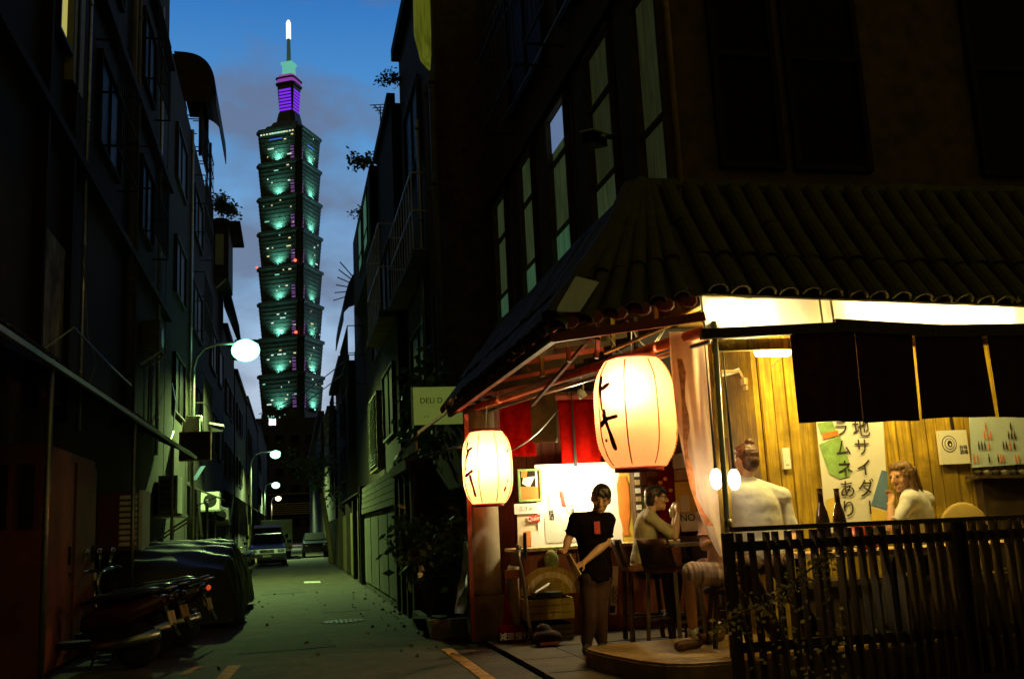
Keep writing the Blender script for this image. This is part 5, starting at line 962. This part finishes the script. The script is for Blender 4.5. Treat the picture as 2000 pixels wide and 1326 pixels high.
# customer in pink shirt and shorts, mostly behind the cloth banner
Y = 8.2
J = dict(neck=A(1402, 985), chest=A(1406, 1025), pelvis=A(1418, 1105), shR=A(1378, 1006, -.05), shL=A(1432, 1003, .12), elR=A(1376, 1066, -.1), wrR=A(1402, 1058, -.26), hdR=A(1412, 1046, -.3), elL=A(1426, 1060, .2), wrL=A(1398, 1060, .1), hipR=A(1405, 1122, -.06), hipL=A(1425, 1118, .1), knR=A(1345, 1118, -.1), knL=A(1368, 1110, .25))
for s_, x, y in (('R', 1353, 1226), ('L', 1398, 1226)): q = A(x, y, -.02 if s_ == 'R' else .3); q.z = .31; J['ank'+s_] = q; J['toe'+s_] = q+Vector((-.17, -.08, -.068))
pb, P_, M_ = person('customer in a pink T-shirt and striped shorts sitting half hidden behind the cloth banner', J, (A(1400, 950), (-.8, .4, -.1), (0, 0, 1)), pinkt, stripe, mat('brown_leather', (.14, .07, .03), .6, .3, 14), hk=1.05, shorts=True, curlR=.8, palm=(0, .4, .9))
t = thing('yellow_snack', 'small yellow snack in the hand of the pink-shirted customer', 'snack', J['hdR']); b = MB(); q = J['hdR']+Vector((0, 0, .03)); b.ball(q, (.02, .02, .045), 9, 6); b.build('snack', yellowp, t, True)
# man with a hair bun, back turned, white shirt
Y = 7.75
J = dict(neck=A(1452, 938), chest=A(1472, 985), pelvis=A(1490, 1075), shL=A(1424, 966, .02), shR=A(1526, 970, -.02), elL=A(1412, 1040, .1), wrL=A(1424, 1066, .22), elR=A(1550, 1040, -.06), wrR=A(1545, 1080, -.2), hipL=A(1470, 1100), hipR=A(1512, 1098), knL=A(1455, 1105, -.4), knR=A(1520, 1105, -.4))
for s_, x in (('L', 3.72), ('R', 4.05)): J['ank'+s_] = Vector((x, 7.5, .31)); J['toe'+s_] = Vector((x-.02, 7.4, .245))
person('customer with a topknot in a white T-shirt sitting with back turned at the fence', J, (A(1457, 896), (-.22, .97, -.05), (.1, 0, 1)), whitec, darkp, hk=1.14, hair='bun', hairc=mat('auburn_hair', (.055, .018, .009), .5, .4, 60, .3, stretch=(1, 1, .2)), stout=1.2, loose=.03, sleeve=.85)
# woman in profile, chin on hand
Y = 7.72
J = dict(neck=A(1778, 960), chest=A(1790, 1000), pelvis=A(1806, 1085), shL=A(1776, 978, -.14), shR=A(1806, 976, .16), elL=A(1742, 1030, -.2), wrL=A(1740, 985, -.14), hdL=A(1742, 962, -.08), elR=A(1775, 1045, .16), wrR=A(1735, 1050, .05), hipL=A(1800, 1098, -.09), hipR=A(1812, 1096, .09), knL=A(1740, 1095, -.1), knR=A(1745, 1095, .1))
for s_, dy in (('L', -.1), ('R', .1)): J['ank'+s_] = Vector((J['knL'].x+.02, 7.72+dy, .31)); J['toe'+s_] = Vector((J['knL'].x-.14, 7.72+dy, .245))
person('woman with shoulder-length brown hair in a white T-shirt resting her chin on her hand', J, (A(1762, 929), (-.96, -.22, -.12), (0, 0, 1)), mat('cream_cotton', (.58, .60, .60), .9, .08, 10, .1), blackp, hk=1.12, hair='long', hairc=mat('brown_hair', (.13, .07, .025), .5, .5, 50, .3, stretch=(1, 1, .2)), curlL=.75, palm=(.9, .3, .1), stout=.95, loose=.02, sleeve=.75)
# bar chairs
def bar_chair(label):
    t = thing('bar_chair', label, 'chair', (0, 0, 0), 'dark bar chairs at the counter'); leather = mat('dark_leather', (.03, .014, .009), .35, .3, 14, .1)
    b = MB(); b.loft([[(x*s, y*s, z) for x, y in ((-.2, -.2), (.2, -.2), (.22, 0), (.2, .2), (-.2, .2), (-.22, 0))] for z, s in ((.72, .96), (.74, 1), (.77, 1), (.785, .9))]); b.build('seat', mat('brown_vinyl', (.16, .06, .02), .4, .2, 10), t)
    b = MB(); b.loft([[(-.20-.02*i+q, y*(1-.02*i), .77+.28*i/4) for q, y in ((-.03, -.19), (.03, -.2), (.03, .2), (-.03, .19))] for i in range(5)]); b.build('backrest', leather, t, True)
    for x, y in ((-.17, -.17), (-.17, .17), (.17, -.17), (.17, .17)): b = MB(); b.bar((x*1.2, y*1.2, 0), (x, y, .73), .038); b.build('leg', blackwood, t)
    for s_ in (-1, 1): b = MB(); b.bar((-.2, .19*s_, .25), (.2, .19*s_, .25), .025); b.build('footrest', blackwood, t)
    b = MB(); b.bar((.2, -.19, .28), (.2, .19, .28), .025); b.build('footrest', blackwood, t)
    return t
c0 = bar_chair('bar chair under the khaki-shirted customer'); q = at(1262, 1140, Y=10.25); c0.location = (q.x-.02, 10.25, .04); c0.rotation_euler = (0, 0, R(-8))
q = at(1316, 1085, Y=9.75); dup(c0, (q.x-.05, 9.7, .04), R(30), 'empty bar chair behind the raised elbow of the khaki-shirted customer'); q = at(1352, 1085, Y=9.9); dup(c0, (q.x+.22, 10.1, .04), R(55), 'empty bar chair partly covered by the pink-shirted customer')
st = thing('bar_stool', 'slender stool under the customer in striped shorts', 'stool', (3.62, 8.2, .2)); q = at(1412, 1140, Y=8.2); b = MB(); b.lathe([(.02, 0), (.17, 0), (.18, .03), (.15, .06), (.02, .07)], (q.x, 8.2, q.z-.07), 20); b.build('seat', darkcloth, st, True)
for a in range(4): b = MB(); b.bar((q.x+.2*math.cos(a*1.57+.6), 8.2+.2*math.sin(a*1.57+.6), .2), (q.x+.12*math.cos(a*1.57+.6), 8.2+.12*math.sin(a*1.57+.6), q.z-.06), .03); b.build('leg', blackwood, st)
# pink-shirt table edge, small side table
t = thing('side_table', 'small dark table between the khaki and pink shirted customers', 'table', at(1345, 1240, Y=9.3)); q = at(1345, 1062, Y=9.4); b = MB(); b.box(q, (.5, .45, .03)); b.build('tabletop', blackwood, t); b = MB(); b.tube([(q.x, q.y, .05), (q.x, q.y, q.z-.015)], .03); b.build('leg', darkmetal, t); b = MB(); b.lathe([(.2, 0), (.18, .02), (.03, .03)], (q.x, q.y, .046), 16); b.build('foot', darkmetal, t)

# ------------------------------------------------------------ plants by the column
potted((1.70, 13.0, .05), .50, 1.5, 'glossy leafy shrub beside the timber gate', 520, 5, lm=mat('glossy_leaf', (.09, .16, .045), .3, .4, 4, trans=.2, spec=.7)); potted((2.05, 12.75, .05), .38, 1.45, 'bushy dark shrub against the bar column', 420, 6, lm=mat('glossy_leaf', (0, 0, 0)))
t = thing('planter_edge', 'low concrete planter edge below the shrubs', 'planter', (1.9, 12.9, 0)); b = MB(); b.mm((1.62, 12.3, 0), (2.35, 12.4, .22)); b.mm((1.62, 12.4, 0), (1.72, 14.2, .2)); b.build('edge', concrete, t)
t = thing('plastic_sheet', 'crumpled pale plastic sheet leaning beside the column', 'plastic sheet', (2.0, 12.1, .2)); b = MB(); nx, nz = 8, 16
for j in range(nz+1):
    v = j/nz
    for i in range(nx+1): u = i/nx; p0 = at(908-16*v-(6*v*v), 1055+142*v, Y=12.1); p1 = at(914+0*v, 1058+140*v, Y=12.1); q = p0.lerp(p1, u); q.y += .04*math.sin(u*8+v*12)+.03*math.sin(v*23+u*3); b.v.append(q)
for j in range(nz):
    for i in range(nx): a = j*(nx+1)+i; b.f.append((a, a+nx+1, a+nx+2, a+1))
b.build('sheet', mat('pale_plastic', (.5, .62, .56), .25, .3, 14), t, True)
# small street tree
tr = thing('street_tree', 'small bare-limbed street tree on the right of the lane lit by the lamps', 'tree', (1.9, 46, 0)); random.seed(14); b = MB(); base = Vector((1.75, 46, 0)); lf = MB()
b.tube([base, base+Vector((-.15, 0, 1.4)), base+Vector((-.35, .1, 2.8)), base+Vector((-.7, .1, 4.2))], [.14, .11, .09, .05], 8)
for k in range(11):
    a = random.uniform(0, 6.28); o_ = base+Vector((-.15, 0, 1.4)).lerp(Vector((-.7, .1, 4.2)), random.uniform(.2, 1)); e = o_+Vector((math.cos(a)*random.uniform(.6, 1.3)-.2, math.sin(a)*.9, random.uniform(.2, 1.2))); b.tube([o_, o_.lerp(e, .5)+Vector((0, 0, .2)), e], [.04, .03, .015], 5)
    for j in range(38): q = e.lerp(o_, random.random()*.6)+Vector([random.gauss(0, .22) for _ in range(3)]); lf.leaf(q, (random.uniform(-1, 1), random.uniform(-1, 1), random.uniform(-1.2, .3)), .06, random.uniform(.16, .3))
b.build('trunk', mat('pale_bark', (.3, .24, .12), .9, .3, 8, .3), tr, True); lf.build('crown', mat('street_leaf', (.20, .36, .08), .5, .4, 3, trans=.35), tr)

# ------------------------------------------------------------ street lamps
def street_lamp(x, y, h, arm, label, pw, col, gl, rad_):
    t = thing('street_lamp', label, 'street lamp', (x, y, 0), 'street lamps along the lane'); b = MB()
    b.tube([(x, y, 0), (x, y, h-.75), (x+arm*.06, y, h-.42), (x+arm*.2, y, h-.15), (x+arm*.45, y, h-.02), (x+arm*.85, y, h)], [.07, .055, .05, .045, .04, .04], 10); b.build('post', galv, t, True)
    b = MB(); b.lathe([(.1, 0), (.09, .6)], (x, y, 0), 10); b.build('base', galv, t, True)
    hx = x+arm; b = MB(); b.loft([[(hx+a, y+c_*w_, h+z) for c_, z in ((-1, 0), (1, 0), (.7, .1), (-.7, .1))] for a, w_ in ((-.32, .08), (-.1, .17), (.28, .15), (.36, .06))]); b.build('lamp_head', darkmetal, t)
    b = MB(); b.ball((hx, y, h-.05-rad_*.4), (rad_, rad_, rad_*.8), 16, 10); b.build('globe', glow('glare_globe_'+label[:5], gl, 4), t, True)  # globe oversized so its shape stands in for the lamp's glare
    lamp('street_light', (hx, y-.02, h-.2-rad_), pw, col, .14, t, R(165), (hx+.5, y, 0), .6)
street_lamp(-2.8, 30.5, 7.05, 1.5, 'first street lamp, with the largest glare, nearest on the left', 4200, (.62, 1, .28), (.25, .95, .52), .42)
street_lamp(-2.5, 66, 6.65, 1.54, 'second street lamp above the parked vehicles', 6000, (.62, 1, .34), (.38, .95, .58), .34)
street_lamp(-2.6, 104, 6.55, 1.1, 'third street lamp farther down the lane', 6000, (.6, 1, .45), (.45, .95, .6), .40)
street_lamp(-2.6, 140, 6.5, .9, 'fourth street lamp, yellowish and farthest off', 5000, (1, .85, .4), (1, .85, .45), .4)

# ------------------------------------------------------------ vehicles
carblue = mat('dark_blue_paint', (.012, .018, .05), .2, .1, 3, metal=.3, spec=.8); vanp = mat('silver_van_paint', (.32, .34, .33), .25, .1, 3, metal=.4); truckp = mat('pale_truck_box', (.42, .47, .36), .6, .1, 3); chrome = mat('chrome', (.7, .7, .7), .12, .05, 10, metal=1); headm = mat('headlamp_lens', (.75, .78, .75), .1, .05, 10, spec=1.0)
def wheel(t, x, y, r, wd):
    b = MB(); b.lathe([(r*.62, -wd/2), (r, -wd/2), (r, wd/2), (r*.62, wd/2)], (x, y, r), 18, Matrix.Rotation(R(90), 3, 'Y')); w_ = b.build('wheel', rubber, t, True); b = MB(); b.lathe([(.02, -wd/2-.006), (r*.6, -wd/2), (r*.6, wd/2), (.02, wd/2+.006)], (x, y, r), 12, Matrix.Rotation(R(90), 3, 'Y')); b.build('rim', galv, w_)
def vehicle(name, label, cat, x, y, wd, prof, win, paint, plate=True):
    """front faces -Y; prof: (y, z, half-width factor) outline from nose to tail over the roof"""
    t = thing(name, label, cat, (x, y, 0)); b = MB(); h = wd/2
    rings = []
    for s_ in (-1, -.94, .94, 1): rings.append([(x+s_*h*f, y+py, z-(.03 if abs(s_) == 1 and z > .8 else 0)) for py, z, f in prof])
    b.loft(rings); b.build('body', paint, t)
    for nm, quad in win:
        b = MB(); b.slab([(x+px_*h, y+py, z) for px_, py, z in quad], .02); b.build(nm, glassd, t)
    return t
car = vehicle('parked_car', 'dark blue saloon car parked facing the camera under the second lamp', 'car', -1.08, 47, 1.15*1.5, [(0, .25, 1), (.02, .55, .96), (.05, .75, .95), (.25, .85, .95), (1.15, 1.0, .93), (1.75, 1.42, .74), (3.0, 1.46, .74), (3.8, 1.05, .93), (4.3, .98, .95), (4.35, .3, 1)], [('windscreen', [(-.80, 1.17, 1.05), (.80, 1.17, 1.05), (.66, 1.68, 1.42), (-.66, 1.68, 1.42)]), ('side_window', [(.945, 1.5, 1.05), (.945, 3.4, 1.08), (.76, 2.9, 1.4), (.76, 1.9, 1.4)])], carblue)
for s_ in (-1, 1):
    b = MB(); b.ball((-1.08+s_*.62, 47.02, .66), (.17, .06, .08), 12, 7); b.build('headlight', headm, car, True); b = MB(); b.ball((-1.08+s_*.98, 48.2, 1.05), (.1, .06, .07), 8, 6); b.build('wing_mirror', carblue, car, True)
    for yy in (47.8, 50.5): wheel(car, -1.08+s_*.76, yy, .31, .2)
b = MB(); b.mm((-1.4, 46.98, .58), (-.76, 47.0, .72)); b.build('grille', chrome, car); b = MB(); b.mm((-1.27, 46.965, .38), (-.89, 46.98, .50)); b.build('number_plate', paperw, car); b = MB(); b.mm((-1.85, 46.93, .27), (-.31, 47.0, .40)); b.build('bumper', carblue, car)
van = vehicle('parked_van', 'silver van with a dark windscreen parked behind the blue car', 'van', -1.25, 54, 1.75, [(0, .3, 1), (.03, .8, .97), (.2, 1.02, .95), (.75, 1.15, .94), (1.35, 1.78, .84), (1.6, 1.92, .82), (4.6, 1.95, .82), (4.75, 1.0, .96), (4.75, .3, 1)], [('windscreen', [(-.86, .74, 1.2), (.86, .74, 1.2), (.78, 1.3, 1.76), (-.78, 1.3, 1.76)]), ('side_window', [(.955, 1.3, 1.2), (.955, 4.3, 1.2), (.85, 4.3, 1.75), (.85, 1.6, 1.75)])], vanp)
for s_ in (-1, 1):
    b = MB(); b.ball((-1.25+s_*.64, 54.02, .82), (.15, .06, .12), 12, 7); b.build('headlight', headm, van, True); b = MB(); b.ball((-1.25+s_*1.0, 54.9, 1.3), (.08, .06, .12), 8, 6); b.build('wing_mirror', darkmetal, van, True)
    for yy in (54.9, 57.7): wheel(van, -1.25+s_*.78, yy, .33, .2)
b = MB(); b.mm((-1.9, 53.94, .3), (-.6, 54.0, .48)); b.build('bumper', darkmetal, van)
trk = thing('box_truck', 'pale box truck parked beyond the van with its cargo box toward the lane', 'truck', (-.75, 62, 0)); b = MB(); b.mm((-1.7, 61, .55), (.05, 65.5, 2.2)); b.build('cargo_box', truckp, trk); b = MB(); b.mm((-1.72, 60.97, 2.2), (.07, 65.55, 2.26)); b.build('roof_rim', galv, trk); b = MB(); b.mm((-1.6, 65.55, .5), (0, 67.2, 1.9)); b.build('cab', vanp, trk); b = MB(); b.mm((-1.65, 60.92, .42), (0, 61.0, .55)); b.build('rear_bumper', galv, trk)
for xx in (-1.5, -.15):
    for yy in (62, 66.3): wheel(trk, xx, yy, .36, .22)
for xx in (-1.55, -.1): b = MB(); b.mm((xx-.07, 60.9, .56), (xx+.07, 60.97, .66)); b.build('tail_light', mat('red_lens', (.5, .02, .02), .2, .1, 5), trk)
car2 = vehicle('parked_car', 'dark car parked on the right side far down the lane', 'car', 1.35, 60, 1.5, [(0, .3, 1), (.02, .6, .97), (.1, .8, .95), (1.0, .95, .93), (1.6, 1.36, .75), (3.2, 1.4, .75), (4.0, 1.0, .93), (4.1, .3, 1)], [('windscreen', [(-.80, 1.02, 1.0), (.80, 1.02, 1.0), (.68, 1.54, 1.36), (-.68, 1.54, 1.36)])], carblue)
for s_ in (-1, 1):
    b = MB(); b.ball((1.35+s_*.52, 60.02, .66), (.14, .05, .07), 10, 6); b.build('headlight', headm, car2, True)
    for yy in (60.8, 63.2): wheel(car2, 1.35+s_*.64, yy, .3, .18)
# tarpaulin covered car: a draped sheet
cv = thing('covered_car', 'car under a dark ribbed tarpaulin parked by the left wall', 'car', (-1.85, 18.6, 0)); b = MB(); nx, ny = 44, 40
def drape(u, v):
    y = 15.9+5.2*v; xw = -1.80; hw = .95+.04*math.sin(v*9); top = 1.16+.18*math.exp(-((v-.42)/.25)**2)-.10*v-.28*(abs(2*v-1)**6)
    a = (u-.5)*2; s_ = abs(a)
    if s_ < .5: x = a/.5*hw*.88; z = top-.06*(s_/.5)**2
    else: q = (s_-.5)/.5; x = math.copysign(hw*(.88+.16*math.sin(q*1.5)), a); z = (top-.06)*(1-q)+.12*q
    fold = .042*math.sin(v*64+a*7)*(.35+s_)+.012*math.sin(v*31-a*11)
    return Vector((xw+x+(math.copysign(fold, a) if s_ > .5 else 0), y+.05*math.sin(a*5), max(z+(fold if s_ <= .75 else 0), .05)))
for j in range(ny*3+1):
    for i in range(nx+1): b.v.append(drape(i/nx, j/(ny*3)))
for j in range(ny*3):
    for i in range(nx): a = j*(nx+1)+i; b.f.append((a, a+1, a+nx+2, a+nx+1))
for yv in (0, 1):
    k = len(b.v); 
    for i in range(nx+1): q = drape(i/nx, yv); b.v += [q, Vector((q.x, q.y+(-.1 if yv == 0 else .1), .08))]
    for i in range(nx): b.f.append((k+2*i, k+2*i+1, k+2*i+3, k+2*i+2))
b.build('tarpaulin', mat('dark_tarpaulin', (.022, .022, .008), .5, .25, 6, .15), cv, True)
for xx in (-2.55, -1.1):
    for yy in (16.9, 20.0): wheel(cv, xx, yy, .29, .2)
# scooters parked nose to the wall
def scooter(label, body):
    """origin at ground under the middle; nose toward -X"""
    t = thing('motor_scooter', label, 'scooter', (0, 0, 0), 'scooters parked along the left wall')
    M90 = Matrix.Rotation(R(90), 3, 'X')
    for x in (-.62, .55):
        b = MB(); b.lathe([(.14, -.05), (.22, -.045), (.24, 0), (.22, .045), (.14, .05)], (x, 0, .24), 20, M90); w_ = b.build('wheel', rubber, t, True); b = MB(); b.lathe([(.02, -.05), (.14, -.04), (.14, .04), (.02, .05)], (x, 0, .24), 12, M90); b.build('rim', galv, w_)
    def ell(x, z, ry, rz): return [(x, ry*math.cos(a), z+rz*math.sin(a)) for a in [6.2832*k/12 for k in range(12)]]
    b = MB(); b.loft([ell(-.02, .48, .1, .1), ell(.15, .52, .17, .16), ell(.45, .56, .18, .15), ell(.75, .66, .13, .09), ell(.88, .70, .05, .04)]); b.build('rear_body', body, t, True)
    b = MB(); b.loft([[(-.42+.1*i/4*-1+q, y*(1-.08*i), .25+.62*i/4) for q, y in ((-.05, -.14), (.0, -.2), (.04, -.17), (.04, .17), (0, .2), (-.05, .14))] for i in range(5)]); b.build('leg_shield', body, t, True)
    b = MB(); b.mm((-.42, -.14, .24), (.12, .14, .31)); b.build('footboard', darkmetal, t); b = MB(); b.mm((.1, -.1, .2), (.55, .1, .42)); b.build('engine', darkmetal, t)
    b = MB(); b.loft([ell(-.04, .70, .10, .03), ell(.1, .73, .14, .05), ell(.4, .75, .15, .05), ell(.65, .79, .13, .045), ell(.8, .80, .06, .02)]); b.build('seat', mat('scooter_seat', (.02, .02, .02), .3, .2, 20), t, True)
    b = MB(); b.tube([(-.62, 0, .28), (-.52, 0, .7), (-.44, 0, .98)], .03); b.build('fork', steel, t, True); b = MB(); b.loft([ell(-.72, .5, .04, .03), ell(-.62, .52, .08, .05), ell(-.5, .48, .08, .05), ell(-.42, .40, .05, .03)]); b.build('front_mudguard', body, t, True)
    b = MB(); b.tube([(-.36, -.34, 1.0), (-.42, -.2, .98), (-.45, 0, .96), (-.42, .2, .98), (-.36, .34, 1.0)], .016); hb = b.build('handlebar', steel, t, True)
    for s_ in (-1, 1): b = MB(); b.tube([(-.36, .34*s_, 1.0), (-.31, .42*s_, 1.0)], .02); b.build('grip', rubber, hb, True); b = MB(); b.tube([(-.4, .24*s_, .99), (-.38, .3*s_, 1.2)], .007); b.ball((-.38, .32*s_, 1.22), (.02, .065, .04), 10, 6); b.build('mirror', chrome, t, True)
    b = MB(); b.ball((-.56, 0, .9), (.07, .1, .08), 12, 8); b.build('headlight', headm, t, True); b = MB(); b.ball((.885, 0, .70), (.03, .08, .035), 10, 6); b.build('tail_light', mat('red_lens_dark', (.05, .003, .002), .2, .1, 5), t, True)
    for s_ in (-1, 1): b = MB(); b.ball((.84, .13*s_, .68), (.03, .03, .025), 8, 6); b.build('indicator', mat('amber_lens', (.10, .03, .004), .2, .1, 5), t, True)
    b = MB(); b.box((.9, 0, .50), (.012, .26, .15), M=Matrix.Rotation(R(-14), 3, 'Y')); b.build('number_plate', woodpale, t); b = MB(); b.bar((.82, 0, .62), (.98, 0, .3), .14, .02); b.build('rear_mudguard', darkmetal, t)
    b = MB(); b.tube([(.1, -.14, .26), (.4, -.17, .27), (.82, -.17, .36)], [.03, .05, .055], 10); b.build('exhaust', steel, t, True); b = MB(); b.tube([(.72, -.1, .78), (.92, -.1, .82), (.95, 0, .82), (.92, .1, .82), (.72, .1, .78)], .012); b.build('grab_rail', chrome, t, True); b = MB(); b.tube([(.1, .1, .2), (.0, .2, .01)], .014); b.build('side_stand', steel, t, True)
    return t
sc = scooter('black scooter whose red tail light faces the lane beside the tarpaulin', mat('black_gloss_paint', (.012, .012, .012), .15, .1, 3, spec=.8)); sc.location = (-1.92, 13.7, 0); sc.rotation_euler = (0, 0, R(-6))
def repaint(o, m):
    for ch in o.children:
        if ch.name.split('.')[0] in ('rear_body', 'leg_shield', 'front_mudguard'): ch.data = ch.data.copy(); ch.data.materials[0] = m
s2 = dup(sc, (-2.05, 14.5, 0), R(-3), 'grey scooter wedged between the first scooter and the tarpaulin'); repaint(s2, mat('grey_gloss_paint', (.10, .11, .11), .2, .1, 3, spec=.8))
s3_ = dup(sc, (-2.1, 12.7, 0), R(-12), 'second black scooter nearer the camera in front of the red cabinet'); s4_ = dup(sc, (-2.15, 11.7, 0), R(-8), 'nearest dark scooter at the lower left'); repaint(s4_, mat('dark_red_paint', (.06, .01, .01), .2, .1, 3, spec=.8))
s5 = dup(sc, (-1.75, 24.6, 0), R(70), 'scooter parked beyond the far end of the tarpaulin'); s6 = dup(sc, (-1.7, 36.0, 0), R(64), 'scooter parked just in front of the blue car')
# clutter along the left shopfronts
clut = []
for k, (y, z0, z1, x, lab) in enumerate([(31.5, .0, 2.2, -2.75, 'upright pipe beside a left shopfront just past the first lamp'), (34.5, .0, 2.6, -2.7, 'taller upright pipe among the left shopfronts'), (38.0, .0, 2.4, -2.7, 'pale pipe nearer the second lamp on the left')]):
    b = MB(); b.tube([(x, y, z0), (x, y, z1)], .05); tag(b.build('drain_pipe', galv, None, True), lab, 'pipe')
for k, (x, y, z, lab) in enumerate([(-2.7, 36.2, 2.3, 'small box air conditioner lit green on a left shopfront'), (-2.7, 41.5, 1.9, 'far box air conditioner near the second lamp post')]):
    t = thing('air_conditioner', lab, 'air conditioner', (x, y, z)); b = MB(); b.mm((x-.3, y-.4, z), (x+.3, y+.4, z+.6)); b.build('casing', white, t); b = MB(); b.lathe([(.22, 0), (.22, .012)], (x, y-.41, z+.3), 16, Matrix.Rotation(R(90), 3, 'X')); b.build('fan_grille', darkmetal, t); b = MB(); b.mm((x-.35, y-.45, z-.06), (x+.35, y+.45, z-.004)); b.build('shelf', galv, t)
for k, (x, y, r_, h_, lab) in enumerate([(-2.6, 32.6, .4, 1.3, 'potted shrub by the first lamp post'), (-2.6, 35.2, .5, 1.7, 'taller potted shrub among the left shopfronts'), (-2.55, 39.5, .45, 1.5, 'potted shrub near the left drain pipes'), (-2.5, 43, .4, 1.2, 'small potted shrub in front of the blue car')]): potted((x, y, .01), r_, h_, lab, 110, 60+k, 'potted shrubs on the left')
for k, (y, z, o_, lab) in enumerate([(31, 2.9, .9, 'small tin shop hood past the first lamp'), (37, 2.7, .8, 'second tin shop hood farther along on the left')]):
    t = thing('tin_hood', lab, 'awning', (-2.6, y+1.5, z-.4)); hood(t, -3.0, 1, y, y+3.2, z, .4, o_, galv, 'sheet'); b = MB(); b.bar((-2.95, y+.1, z-.7), (-3+o_*.9, y+.1, z-.38), .03); b.build('bracket', darkmetal, t)
# spare light for distant houses is only the lamps and the sky

for ch in sc.children:
    if ch.name.startswith('tail_light'): ch.data = ch.data.copy(); ch.data.materials[0] = mat('lit_red_lens', (.7, .03, .01), .15, .1, 5, emit=(1, .10, .02), es=.5)
letters_to_mesh()
